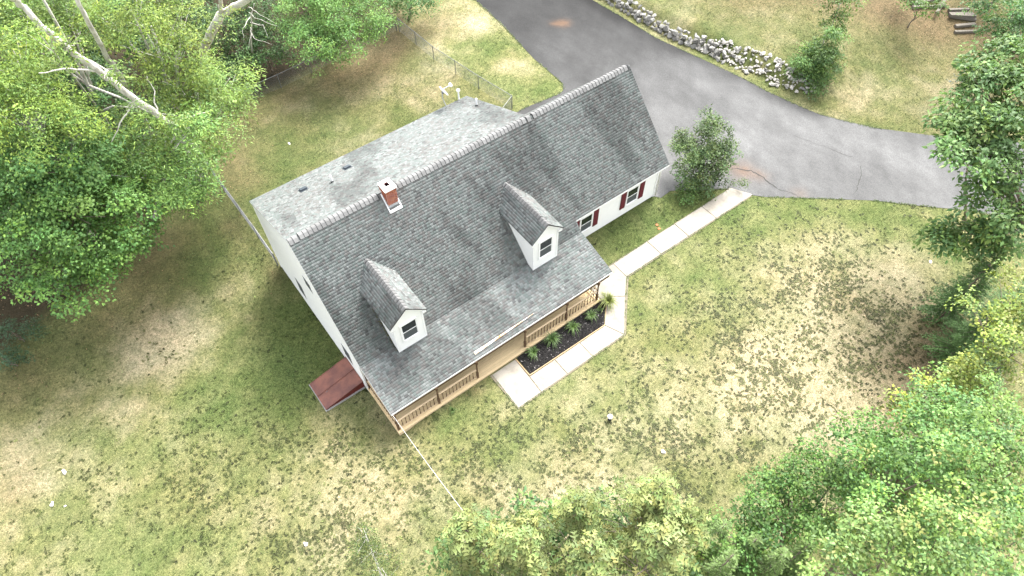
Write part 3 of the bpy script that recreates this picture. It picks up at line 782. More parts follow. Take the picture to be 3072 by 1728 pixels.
# dormers
def dormer(xc):
    YW, HW, ZA, ZE, YF = 2.35, .81, 6.05, 5.14, 2.20
    sl = (ZA-ZE)/1.01
    ztop = lambda dx: ZA-sl*abs(dx)-.09
    m = MB()                                                       # roof slab, the dormer's main part is its white body
    b = MB()
    b.add([(xc-HW,YW,2.4),(xc+HW,YW,2.4),(xc+HW,5.2,2.4),(xc-HW,5.2,2.4),(xc-HW,YW,ztop(HW)),(xc+HW,YW,ztop(HW)),(xc+HW,5.2,ztop(HW)),(xc-HW,5.2,ztop(HW)),(xc,YW,ZA-.09),(xc,5.7,ZA-.09)],
          [(0,1,5,8,4),(1,2,6,5),(3,0,4,7),(4,8,9,7),(8,5,6,9),(2,3,7,9,6)])
    d = adopt(b.build('dormer', MAT['white']), house)
    wall('dormer_front', (xc, YW-.001, 0), (1, 0, 0), (0, -1, 0), [(-HW,2.66),(HW,2.66),(HW,ztop(HW)),(0,ZA-.1),(-HW,ztop(HW))], d)
    t_ = MB()
    for sgn in (-1, 1):                                            # corner boards, gable rake boards with return, base board
        t_.box((xc+sgn*HW-.05, YW-.028, 2.68), (xc+sgn*HW+.05 if sgn > 0 else xc-HW+.05, YW-.016, ztop(HW)-.01)) if sgn > 0 else t_.box((xc-HW-.02, YW-.028, 2.68), (xc-HW+.08, YW-.016, ztop(HW)-.01))
        x0, x1 = xc, xc+sgn*1.0
        t_.add([(x0,YF,ZA-.02),(x1,YF,ZE-.02+.01),(x1,YF,ZE-.16),(x0,YF,ZA-.19),(x0,YF+.03,ZA-.02),(x1,YF+.03,ZE-.01),(x1,YF+.03,ZE-.16),(x0,YF+.03,ZA-.19)],
               [(0,1,2,3),(7,6,5,4),(0,4,5,1),(1,5,6,2),(2,6,7,3)])
        t_.add([(x0,YF+.03,ZA-.17),(x1,YF+.03,ZE-.15),(x1,YW,ZE-.15),(x0,YW,ZA-.17)], [(0,1,2,3)])
        t_.box((min(x1, xc+sgn*.80), YF+.004, ZE-.28), (max(x1, xc+sgn*.80), YW, ZE-.155))
        t_.box((min(x1, x1-sgn*.03), YF+.03, ZE-.15), (max(x1, x1-sgn*.03), 4.9, ZE-.03))
    t_.box((xc-HW-.02, YW-.03, 2.60), (xc+HW+.02, YW-.015, 2.76))
    adopt(t_.build('dormer_trim', MAT['trim']), d)
    window((xc, YW-.014, 0), (1, 0, 0), (0, -1, 0), -.41, .41, 3.44, 4.70, d, 'window_frame', sub=False)
    s_ = MB()
    for sgn in (-1, 1):
        x1 = xc+sgn*1.02; ze = ZA-sl*1.02
        yb = lambda z: YR-(ZR-z)/K1+.05
        s_.add([(xc,YF-.02,ZA-.012),(x1,YF-.02,ze-.012),(x1,yb(ze),ze-.012),(xc,yb(ZA),ZA-.012),(xc,YF-.02,ZA-.09),(x1,YF-.02,ze-.09),(x1,yb(ze),ze-.09),(xc,yb(ZA),ZA-.09)],
               [(0,1,2,3),(7,6,5,4),(0,4,5,1),(1,5,6,2)])
    adopt(s_.build('dormer_roof', simple('dormer_underlay', (.05, .05, .05), .9)), d)
    Ls = math.hypot(1.02, sl*1.02)
    cd = 1.02/Ls
    allV = []
    for sgn in (-1, 1):
        us = np.array((-sgn*cd, 0, sl*cd)); un = np.array((sgn*sl*cd, 0, cd))
        O = (xc+sgn*1.03, 0, ZA-sl*1.03)
        def rows(s, sgn=sgn):
            if s > Ls-.07: return None
            z = ZA-sl*1.03+s*sl*cd
            return (YF-.03, YR-(ZR-z)/K1+.06)
        V = shingle_rows(O, (0, 1, 0), us, un, rows)
        allV.append(V)
    shingles(np.concatenate(allV), d, MAT['shingle'])
    step = .205; n = int((5.95-YF+.03)/step)
    for i in range(n):
        y0 = YF-.03+step*i
        raised = .045 if 2 < i < n-1 else .012
        mm = MB()
        vs, fs = cap_mesh(0, step*1.1, .17, .17*sl, raised, (0, 1, 0), (-1, 0, 0), (xc, y0, ZA))
        tn = np.array((.165,.165,.163))*random.uniform(.85,1.15)
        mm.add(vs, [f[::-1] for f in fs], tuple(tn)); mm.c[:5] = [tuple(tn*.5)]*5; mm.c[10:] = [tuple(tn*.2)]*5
        adopt(mm.build('ridge_cap', MAT['ridgecap']), d)
    m = MB()
    m.add([(xc-.15,YF+.6,ZA-.15*sl),(xc-.15,5.75,ZA-.15*sl),(xc-.15,YF+.6,ZA-.15*sl+.04),(xc-.15,5.75,ZA-.15*sl+.04),(xc,YF+.6,ZA+.03),(xc,5.75,ZA+.03),(xc+.15,YF+.6,ZA-.15*sl+.04),(xc+.15,5.75,ZA-.15*sl+.04),(xc+.15,YF+.6,ZA-.15*sl),(xc+.15,5.75,ZA-.15*sl)],
          [(0,2,3,1),(2,4,5,3),(4,6,7,5),(6,8,9,7),(0,8,6,4,2)])
    adopt(m.build('ridge_vent', MAT['ridgevent']), d)
    return d
for xc in (2.72, 11.2): dormer(xc)
# moss and leaf bits caught beside the nearer dormer
n = 150
y = RNG.uniform(2.4, 4.3, n); x = 2.72-.83-np.abs(RNG.normal(0, .06, n))
z = np.where(y > YB, zm(y), zp(y))+.03+RNG.uniform(0, .03, n)
c0 = np.stack([x, y, z], -1); a = unit(RNG.normal(0, 1, (n, 3)))*.035; b = unit(RNG.normal(0, 1, (n, 3)))*.02
V = np.stack([c0-a, c0+b, c0+a, c0-b], 1).reshape(-1, 3)
ob = adopt(np_obj('caught_leaves', V, np.arange(4*n).reshape(-1, 4), MAT['leaf'], np.repeat(np.array((.10, .09, .03))*RNG.uniform(.5, 1.4, (n, 1)), 4, 0)), house)
tag(ob, kind='stuff')

# chimney: mortar core, every brick a piece
CX0, CX1, CY0, CY1, CZ1 = 4.96, 5.52, 7.06, 7.74, 8.34
m = MB(); m.box((CX0, CY0, 6.9), (CX1, CY1, CZ1-.05))
chim = adopt(m.build('chimney', MAT['mortar']), house)
brick_me = {}
def brick(x0, x1, y0, y1, z0, z1):
    key = (round(x1-x0, 3), round(y1-y0, 3), round(z1-z0, 3))
    if key not in brick_me:
        mm = MB(); mm.box((-key[0]/2, -key[1]/2, -key[2]/2), (key[0]/2, key[1]/2, key[2]/2))
        brick_me[key] = mm.mesh('brick', MAT['brick'])
    o = bpy.data.objects.new('brick', brick_me[key]); COL.objects.link(o)
    o.location = ((x0+x1)/2+random.uniform(-.002, .002), (y0+y1)/2+random.uniform(-.002, .002), (z0+z1)/2)
    adopt(o, chim)
z = CZ1-.06-.062; row = 0
while z > 7.0:
    off = .10 if row % 2 else 0
    ex = .012 if row > 1 else .035                                  # corbelled top courses
    for face in range(4):
        L = (CX1-CX0) if face in (0, 2) else (CY1-CY0)
        a = -off
        while a < L-.01:
            a0, a1 = max(a, 0)+.005, min(a+.195, L)-.005
            if a1-a0 > .02:
                if face == 0: zz, bb = zm(CY0), (CX0+a0, CX0+a1, CY0-ex, CY0+.04, z, z+.050)
                elif face == 2: zz, bb = zr(CY1), (CX0+a0, CX0+a1, CY1-.04, CY1+ex, z, z+.050)
                elif face == 1: zz, bb = zm(CY0+(a0+a1)/2), (CX1-.04, CX1+ex, CY0+a0, CY0+a1, z, z+.050)
                else: zz, bb = zm(CY0+(a0+a1)/2), (CX0-ex, CX0+.04, CY0+a0, CY0+a1, z, z+.050)
                if z > min(zz, ZR)+.12: brick(*bb)
            a += .2
    z -= .0675; row += 1
m = MB()
m.add([(CX0-.05,CY0-.05,CZ1-.05),(CX1+.05,CY0-.05,CZ1-.05),(CX1+.05,CY1+.05,CZ1-.05),(CX0-.05,CY1+.05,CZ1-.05),(CX0-.04,CY0-.04,CZ1+.02),(CX1+.04,CY0-.04,CZ1+.02),(CX1+.04,CY1+.04,CZ1+.02),(CX0-.04,CY1+.04,CZ1+.02)],
      [(0,3,2,1),(0,1,5,4),(1,2,6,5),(2,3,7,6),(3,0,4,7)])
fx0, fx1, fy0, fy1 = 5.13, 5.35, 7.27, 7.53
Z1 = CZ1+.02
m.add([(CX0-.04,CY0-.04,Z1),(CX1+.04,CY0-.04,Z1),(CX1+.04,CY1+.04,Z1),(CX0-.04,CY1+.04,Z1),(fx0,fy0,Z1+.05),(fx1,fy0,Z1+.05),(fx1,fy1,Z1+.05),(fx0,fy1,Z1+.05)],
      [(0,1,5,4),(1,2,6,5),(2,3,7,6),(3,0,4,7)])
adopt(m.build('chimney_crown', MAT['cap']), chim)
m = MB(); zb_ = Z1-.25
m.add([(fx0,fy0,Z1+.055),(fx1,fy0,Z1+.055),(fx1,fy1,Z1+.055),(fx0,fy1,Z1+.055),(fx0,fy0,zb_),(fx1,fy0,zb_),(fx1,fy1,zb_),(fx0,fy1,zb_)], [(0,1,5,4),(1,2,6,5),(2,3,7,6),(3,0,4,7),(4,5,6,7)])
adopt(m.build('flue', MAT['flue']), chim)
m = MB()                                                          # flashing apron and side strips
e = .06
m.obox((5.24, CY0-.16, zm(CY0-.16)+.035), (.34, 0, 0), (0, .05*c1*1.4, .05*K1*c1*1.4), tuple(un1*.012))
for x in (CX0-.05, CX1+.05):
    yc = (CY0-.18+7.6)/2; hl = (7.6-CY0+.18)/2
    m.obox((x, yc, zm(yc)+.035), (.028, 0, 0), (0, hl, hl*K1), tuple(un1*.012))
adopt(m.build('white_flashing', MAT['trim']), chim)
m = MB(); m.box((CX0-.015, CY0-.018, zm(CY0)-.05), (CX1+.015, CY0-.002, zm(CY0)+.13))
m.add([(CX0-.017,CY0,zm(CY0)),(CX0-.017,YR,ZR),(CX0-.017,YR,ZR+.13),(CX0-.017,CY0,zm(CY0)+.14)], [(0,1,2,3)])
m.add([(CX1+.017,CY0,zm(CY0)),(CX1+.017,YR,ZR),(CX1+.017,YR,ZR+.13),(CX1+.017,CY0,zm(CY0)+.14)], [(0,1,2,3)])
adopt(m.build('lead_flashing', MAT['flash']), chim)

# roof vents and plumbing pipes on the rear slope
for x, y in ((2.44, 12.07), (5.10, 12.11)):
    m = MB(); z = zr(y)
    m.obox((x, y, z+.06), (.17, 0, 0), tuple(us3*.15), tuple(un3*.045)); m.obox((x, y, z+.018), (.24, 0, 0), tuple(us3*.23), tuple(un3*.006))
    m.obox((x, y+.13*c3, z-.02), (.15, 0, 0), tuple(us3*.03), tuple(un3*.03))
    adopt(m.build('roof_vent', MAT['vent']), house)
for x, y, h in ((3.84, 11.30, .48), (13.58, 11.87, .52)):
    m = MB(); z = zr(y)
    m.tube([(x, y, z-.1), (x, y, z+h)], .055, 14)
    p = adopt(m.build('vent_pipe', MAT['white'], smooth=False), house)
    m = MB(); m.tube([(x, y, z-.05), (x, y, z+.05), (x, y, z+.10)], [.10, .08, .066], 14); adopt(m.build('pipe_boot', MAT['dark']), p)
m = MB(); m.tube([(13.66, 13.95, 4.2), (13.66, 13.95, 5.75)], .05, 12); m.tube([(13.66, 13.95, 5.70), (13.66, 13.95, 5.80), (13.66, 13.95, 5.86)], [.11, .11, .04], 12)
adopt(m.build('vent_pipe', MAT['white']), house)
# rain diverter above the porch steps
m = MB()
y0 = .36
m.add([(5.02,y0-.16,zp(y0-.16)+.02),(8.95,y0+.0,zp(y0)+.02),(8.95,y0+.03,zp(y0+.03)+.02),(5.05,y0-.02,zp(y0-.02)+.022),(5.02,y0-.17,zp(y0-.17)+.10),(8.95,y0-.01,zp(y0)+.08)],
      [(0,1,2,3),(0,4,5,1),(4,0,1,5)])
m.add([(5.02,y0-.165,zp(y0-.16)+.022),(8.95,y0-.005,zp(y0)+.022),(8.95,y0+.03,zp(y0+.03)+.024),(5.05,y0+.0,zp(y0)+.026),(5.02,y0-.11,zp(y0-.11)+.09),(8.95,y0-.0,zp(y0)+.06)],
      [(0,1,5,4),(4,5,2,3)])
adopt(m.build('rain_diverter', MAT['rusty']), house)

# porch
DZ = .16
m = MB()
m.box((-.08, -.22, DZ-.30), (13.32, -.17, DZ-.004)); m.box((-.08, -.17, DZ-.30), (-.03, 3.0, DZ-.004)); m.box((13.27, -.17, DZ-.30), (13.32, 3.0, DZ-.004))
for x in np.arange(.5, 13.2, .6): m.box((x, -.168, DZ-.25), (x+.05, 2.98, DZ-.03))
porch = adopt(m.build('porch', MAT['wood']), house)
w = .142; y = -.24; k = 0
MAT['plank'] = attr_mat('deck_plank', .75, .25, 5, .82, 1.15, .1, stretch=(1, 14, 14))
while y < 2.95:
    m = MB(); t_ = random.uniform(.85, 1.12)
    m.box((-.10, y+.004, DZ-.025), (13.34, y+w-.005, DZ+random.uniform(0, .003)), tuple(np.array((.66, .51, .30))*t_))
    adopt(m.build('deck_board', MAT['plank']), porch); y += w
PX = [0.02, 2.46, 4.90, 8.05, 10.93, 13.18]; PYF = -.03
def turned(m, x, y, z0, z1, s):
    m.box((x-s, y-s, z0), (x+s, y+s, z0+.32*(z1-z0))); m.box((x-s, y-s, z1-.16*(z1-z0)), (x+s, y+s, z1))
    a, b = z0+.32*(z1-z0), z1-.16*(z1-z0)
    zs = [a, a+.03, a+.07, a+.12, (a+b)/2, b-.10, b-.05, b]
    m.tube([(x, y, q) for q in zs], [s*.75, s*.98, s*.7, s*.92, s*.80, s*.66, s*.95, s*.75], 10, cap=False)
for x in PX:
    m = MB(); turned(m, x, PYF, DZ, zp(.05)-.14, .055)
    adopt(m.build('post', MAT['wood_dark']), porch)
m = MB(); turned(m, .02, 2.88, DZ, zp(2.7)-.2, .055); adopt(m.build('post', MAT['wood_dark']), porch)
def railing(a, b):
    a, b = np.array(a), np.array(b); L = np.linalg.norm(b-a); d = (b-a)/L
    p0, p1 = a+d*.06, b-d*.06
    m = MB(); m.beam((*p0, DZ+.90), (*p1, DZ+.90), .085, .045); m.beam((*p0, DZ+.855), (*p1, DZ+.855), .04, .045); adopt(m.build('handrail', MAT['wood']), porch)
    m = MB(); m.beam((*p0, DZ+.11), (*p1, DZ+.11), .045, .06); adopt(m.build('bottom_rail', MAT['wood']), porch)
    n = int(round((L-.12)/.205))
    for i in range(1, n):
        p = p0+(p1-p0)*i/n
        m = MB(); m.box((p[0]-.019, p[1]-.019, DZ+.12), (p[0]+.019, p[1]+.019, DZ+.30)); m.box((p[0]-.019, p[1]-.019, DZ+.70), (p[0]+.019, p[1]+.019, DZ+.85))
        m.tube([(*p, DZ+.30), (*p, DZ+.36), (*p, DZ+.5), (*p, DZ+.66), (*p, DZ+.70)], [.013, .021, .015, .020, .013], 7, cap=False)
        adopt(m.build('baluster', MAT['wood_dark']), porch)
for i in (0, 1, 3, 4): railing((PX[i], PYF), (PX[i+1], PYF))
railing((.02, 0.0), (.02, 2.86))
railing((13.18, 0.0), (13.18, 2.95))
m = MB(); m.box((-.06, .0, zp(.05)-.36), (13.98, .07, zp(.05)-.2)); adopt(m.build('porch_beam', MAT['wood_dark']), porch)
m = MB(); m.box((6.0, 2.93, DZ), (6.95, 2.985, 2.2)); adopt(m.build('front_door', MAT['shutter']), house)

# cellar bulkhead
gz = zg(-1.5, 4.4)
BX0, BX1, BY0, BY1 = -2.36, -.09, 3.45, 5.26
ZO, ZI = gz+.13, gz+.62
m = MB()
m.add([(BX0,BY0,gz-.1),(BX1,BY0,gz-.1),(BX1,BY0,ZI),(BX0,BY0,ZO),(BX0,BY1,gz-.1),(BX1,BY1,gz-.1),(BX1,BY1,ZI),(BX0,BY1,ZO)], [(0,1,2,3),(7,6,5,4),(3,2,6,7),(4,0,3,7),(1,5,6,2)])
bh = adopt(m.build('bulkhead', MAT['red_side']), house)
sx = unit((BX1-BX0, 0, ZI-ZO)); nx_ = np.array((-sx[2], 0, sx[0])); Ld = math.hypot(BX1-BX0, ZI-ZO)
yc = (BY0+BY1)/2
for y0, y1 in ((BY0-.03, yc-.012), (yc+.012, BY1+.03)):
    m = MB()
    c = np.array((BX0, (y0+y1)/2, ZO))+sx*(Ld/2-.01)+nx_*.025
    m.obox(c, sx*(Ld/2+.02), (0, (y1-y0)/2, 0), nx_*.018)
    for yy in (y0+.012, y1-.012): m.obox(np.array((BX0, yy, ZO))+sx*(Ld/2-.01)+nx_*.05, sx*(Ld/2+.02), (0, .012, 0), nx_*.012)
    adopt(m.build('cellar_door', MAT['red']), bh)
m = MB(); m.beam(tuple(np.array((BX0, yc-.10, ZO))+sx*.45+nx_*.07), tuple(np.array((BX0, yc-.10, ZO))+sx*.58+nx_*.07), .02, .02); adopt(m.build('handle', MAT['metal']), bh)
m = MB(); m.box((BX0-.06, BY0-.08, gz-.2), (BX1, BY0+.0, gz+.06)); m.box((BX0-.08, BY0-.08, gz-.2), (BX0, BY1+.08, gz+.08))
adopt(m.build('bulkhead_curb', MAT['foundation']), bh)

# satellite dish on the rear eave
dish = thing('satellite_dish', 'grey satellite dish on a bent mast at the rear roof edge', 'satellite dish', (12.55, 13.78, zr(13.78)))
m = MB(); m.tube([(12.62, 13.72, 5.2), (12.58, 13.86, 5.45), (12.50, 13.88, 5.8), (12.50, 13.86, 6.20)], .028, 8); adopt(m.build('mast', MAT['dish'], smooth=True), dish)
nd = unit((.78, -.10, .60)); a_ = unit(np.cross(nd, (0, 1, 0))); b_ = np.cross(nd, a_)
cd_ = np.array((12.62, 13.84, 6.30))
m = MB(); V = [cd_-nd*.06]; F = []
for i, (rr, dp) in enumerate(((.14, .055), (.26, .035), (.38, 0.0), (.385, .012))):
    for k in range(28):
        t_ = 2*math.pi*k/28
        V.append(cd_-nd*dp+a_*math.cos(t_)*rr*.92+b_*math.sin(t_)*rr)
for k in range(28): F.append((0, 1+k, 1+(k+1) % 28))
for i in range(3):
    for k in range(28): F.append((1+i*28+k, 1+(i+1)*28+k, 1+(i+1)*28+(k+1) % 28, 1+i*28+(k+1) % 28))
m.add(V, F); adopt(m.build('reflector', MAT['dish'], smooth=True), dish)
m = MB(); m.obox(cd_-nd*.11-np.array((0, 0, .03)), nd*.05, a_*.06, b_*.06); adopt(m.build('bracket', MAT['metal']), dish)
pe = cd_+nd*.52-a_*.10
m = MB(); m.beam(cd_-nd*.06+a_*.2, pe, .035, .035); adopt(m.build('feed_arm', MAT['dish']), dish)
m = MB(); m.obox(pe, nd*.06, b_*.13, a_*.05); m.tube([pe, pe-nd*.1], [.045, .06], 10); adopt(m.build('receiver', MAT['white']), dish)

# overhead cable from the eave corner towards the trees at the road
cb = []
P0, P1 = np.array((-.04, -.04, 1.9)), np.array((-.594, -10.197, 8.0))
for i in range(25):
    t_ = i/24; p = P0+(P1-P0)*t_; p[2] -= .45*4*t_*(1-t_); cb.append(p)
m = MB(); m.tube(cb, .0065, 6)
tag(m.build('overhead_cable', MAT['white']), 'thin pale cable running from the porch corner towards the front trees', 'cable')


# ------------------------------------------------------------------ stones
def boulder(n, seed):
    r = np.random.default_rng(seed)
    bm = bmesh.new()
    P = unit(r.normal(0, 1, (n, 3)))*r.uniform(.78, 1.0, (n, 1))*np.array((1, .8, .68))
    for p in P: bm.verts.new(p)
    bmesh.ops.convex_hull(bm, input=bm.verts[:])
    for v in [v for v in bm.verts if not v.link_faces]: bm.verts.remove(v)
    me = bpy.data.meshes.new('stone'); bm.to_mesh(me); bm.free()
    me.materials.append(MAT['stone'])
    return me
STONES = [boulder(17, 100+i) for i in range(12)]
RUBBLE = []
for me in STONES:
    q = me.copy(); q.materials.clear(); q.materials.append(simple('white_rubble_stone', (.32, .305, .275), .9, .4, 5, bump=.4)); RUBBLE.append(q)
def stone(x, y, z, s, parent, flat=1.0, kinds=None):
    o = bpy.data.objects.new('stone', random.choice(kinds or STONES)); COL.objects.link(o)
    w = WLOC[parent.name]
    o.parent = parent
    o.location = Vector((x, y, z))-w
    o.rotation_euler = (random.uniform(-.5, .5), random.uniform(-.5, .5), random.uniform(0, 6.28))
    o.scale = (s*random.uniform(.9, 1.2), s*random.uniform(.85, 1.15), s*flat*random.uniform(.85, 1.2))
    return o
WP = np.array([(32.6,31),(32.55,26),(32.62,22),(32.95,18),(33.35,14.5),(34.0,12.2),(34.35,10),(34.85,8),(35.5,5.8),(36.5,3.7)])
wl_ = np.concatenate([[0], np.cumsum(np.linalg.norm(np.diff(WP, axis=0), axis=1))])
def wpt(s):
    x = np.interp(s, wl_, WP[:, 0]); y = np.interp(s, wl_, WP[:, 1])
    x2 = np.interp(s+.2, wl_, WP[:, 0]); y2 = np.interp(s+.2, wl_, WP[:, 1]); x1 = np.interp(s-.2, wl_, WP[:, 0]); y1 = np.interp(s-.2, wl_, WP[:, 1])
    d = unit((x2-x1, y2-y1)); return np.array((x, y)), np.array((-d[1], d[0]))
swall = thing('stone_wall', 'low dry wall of grey field boulders along the far driveway edge', 'stone wall', (33.2, 18, zg(33.2, 18)))
s_end = wl_[6]
for row, off, dz, sz in ((0, .12, .10, .30), (1, .48, .16, .33), (2, .30, .50, .27), (3, .85, .42, .26)):
    s = random.uniform(0, .3)
    while s < s_end:
        k = random.uniform(.62, 1.28)*sz
        p, nn = wpt(s)
        p = p+nn*(off+random.uniform(-.10, .10))
        if not (row == 3 and random.random() < .35):
            stone(p[0], p[1], zg(*p)*.5+zg(*(p-nn*.6))*.5+dz+random.uniform(-.04, .04), k, swall)
        s += k*random.uniform(1.35, 1.8)
rub = thing('rubble_bank', 'spill of small white broken stones at the near end of the boulder wall', 'stone heap', (35.6, 6, zg(35.6, 6)))
n = 0
while n < 290:
    s = random.uniform(wl_[5]-.6, wl_[-1]); p, nn = wpt(s)
    f = (s-wl_[5])/(wl_[-1]-wl_[5])
    wd = .9+1.1*math.sin(min(1, max(0, f+.1))*2.7)
    o_ = random.uniform(.0, max(.4, wd))
    p = p+nn*o_
    stone(p[0], p[1], zg(*p)+random.uniform(.02, .14), random.choice((.10, .12, .14, .16, .19, .25)), rub, .8, RUBBLE if random.random() < .75 else STONES); n += 1
LS = [((-14.42, 8.36), .16, 'flat white stone alone in the left lawn, upper of two'), ((-15.36, 7.04), .15, 'rounded white stone alone in the left lawn, lower of two'), ((9.87, -8.9), .14, 'white stone on the dry lawn just above the front oaks'),
      ((-6.36, -2.24), .13, 'pale stone among dark grass clumps at the bottom edge of the lawn'), ((5.02, 22.55), .11, 'small white stone in the fenced back lawn'), ((16.35, 16.73), .10, 'tiny white stone in the back lawn close to the side fence'),
      ((30.74, -9.89), .13, 'small white stone on the bare ground near the big oak'), ((-14.9, 6.6), .07, 'tiny pale stone right of the rounded white stone')]
for (x, y), s, lab in LS:
    me = STONES[random.randrange(12)].copy(); me.materials.clear(); me.materials.append(MAT['cap'])
    o = bpy.data.objects.new('stone', me); COL.objects.link(o); o.location = (x, y, zg(x, y)+s*.35); o.scale = (s*1.2, s, s*.7); o.rotation_euler = (0.1, .1, random.uniform(0, 6))
    tag(o, lab, 'stone')
# small pipe cap in the front lawn
lp = thing('yard_light', 'short black post with round white cap standing alone in the front lawn', 'yard light', (8.92, -5.99, 0))
m = MB(); m.tube([(8.92, -5.99, -.05), (8.92, -5.99, .30)], [.095, .095], 16); adopt(m.build('post', MAT['dark']), lp)
m = MB(); m.tube([(8.92, -5.99, .30), (8.92, -5.99, .36), (8.92, -5.99, .40)], [.13, .13, .08], 18); adopt(m.build('cap', MAT['trim']), lp)
for x, y, lab in ((19.85, 1.95, 'orange clay saucer on the grass by the garage, the one nearer the wall'), (19.80, 1.70, 'orange clay saucer on the grass by the garage, the one nearer the path')):
    z = zg(x, y); m = MB(); m.tube([(x, y, z), (x, y, z+.05), (x, y, z+.03)], [.07, .09, .07], 14)
    tag(m.build('clay_saucer', simple('terracotta', (.42, .14, .06), .8)), lab, 'saucer')
# stacked old timbers at the wood's edge
lum = thing('timber_pile', 'pile of old grey timbers lying at the wood edge', 'timber pile', (52.4, 3.6, zg(52.4, 3.6)))
MAT['oldwood'] = simple('old_grey_timber', (.125, .112, .092), .9, .25, 4, stretch=(1, 8, 8))
for i, (a, b, dz) in enumerate((((50.6,5.6),(53.0,4.3),.12),((50.9,6.1),(53.3,4.8),.12),((51.2,6.5),(53.4,5.3),.30),((51.6,4.0),(53.6,4.9),.42),((52.6,3.2),(54.6,2.2),.12),((52.8,3.6),(54.8,2.6),.12),((52.2,2.7),(54.2,1.7),.12),((53.0,4.0),(55.0,3.0),.14),((52.6,3.3),(54.5,2.5),.30),((51.6,2.4),(53.4,1.5),.10))):
    a = (a[0]+random.uniform(-.2, .2), a[1]+random.uniform(-.25, .25)); b = (b[0]+random.uniform(-.3, .3), b[1]+random.uniform(-.25, .25))
    m = MB(); m.beam((*a, zg(*a)+dz), (*b, zg(*b)+dz), random.uniform(.19, .30), .18); adopt(m.build('timber', MAT['oldwood']), lum)

# ------------------------------------------------------------------ chain link fences
def fence(name, label, pts, step=2.45, h=1.15):
    P = []
    for (x0, y0), (x1, y1) in zip(pts[:-1], pts[1:]):
        n = max(1, round(math.hypot(x1-x0, y1-y0)/step))
        P += [(x0+(x1-x0)*i/n, y0+(y1-y0)*i/n) for i in range(n)]
    P.append(pts[-1])
    f = thing(name, label, 'fence', (*pts[0], zg(*pts[0])))
    for i, (x, y) in enumerate(P):
        m = MB(); z = zg(x, y); r = .038 if i in (0, len(P)-1) else .027
        m.tube([(x, y, z-.1), (x, y, z+h+.02), (x, y, z+h+.07)], [r, r, r*.3], 8); adopt(m.build('fence_post', MAT['metal']), f)
    for (x0, y0), (x1, y1) in zip(P[:-1], P[1:]):
        m = MB(); m.tube([(x0, y0, zg(x0, y0)+h), (x1, y1, zg(x1, y1)+h)], .02, 6); adopt(m.build('top_rail', MAT['metal']), f)
    V, F = [], []
    sp, wr = .085, .0032
    for (x0, y0), (x1, y1) in zip(P[:-1], P[1:]):
        L = math.hypot(x1-x0, y1-y0); d = np.array(((x1-x0)/L, (y1-y0)/L)); nn = np.array((-d[1], d[0], 0))
        z0, z1 = zg(x0, y0), zg(x1, y1)
        for sg in (1, -1):
            for a in np.arange(-h, L, sp):
                s0, s1 = a, a+h
                zz0, zz1 = 0.02, h-.02
                c0, c1_ = max(s0, 0), min(s1, L)
                if c1_-c0 < .05: continue
                q0, q1 = zz0+(c0-s0), zz0+(c1_-s0)
                if sg < 0: c0, c1_ = L-c0, L-c1_
                A = np.array((x0+d[0]*c0, y0+d[1]*c0, z0+(z1-z0)*c0/L+q0)); B = np.array((x0+d[0]*c1_, y0+d[1]*c1_, z0+(z1-z0)*c1_/L+min(q1, h)))
                up = unit(np.cross(B-A, nn))
                b = len(V)
                for p in (A, B): V += [p+nn*wr, p-nn*wr*.6+up*wr, p-nn*wr*.6-up*wr]
                F += [(b, b+1, b+4, b+3), (b+1, b+2, b+5, b+4), (b+2, b, b+3, b+5)]
    adopt(np_obj('chain_mesh', np.array(V), np.array(F), MAT['metal']), f)
fence('chain_link_fence', 'chain link fence along the back of the fenced yard under the trees', [(-.3, 28.3), (17.3, 28.4)])
fence('chain_link_fence', 'chain link fence between the back yard and the driveway lawn', [(17.4, 28.2), (17.6, 23.6), (18.3, 18.8), (18.9, 15.6), (14.2, 13.3)])
fence('chain_link_fence', 'chain link fence seen edge on left of the house', [(-.32, 28.2), (-.32, 21), (-.2, 13.6)])

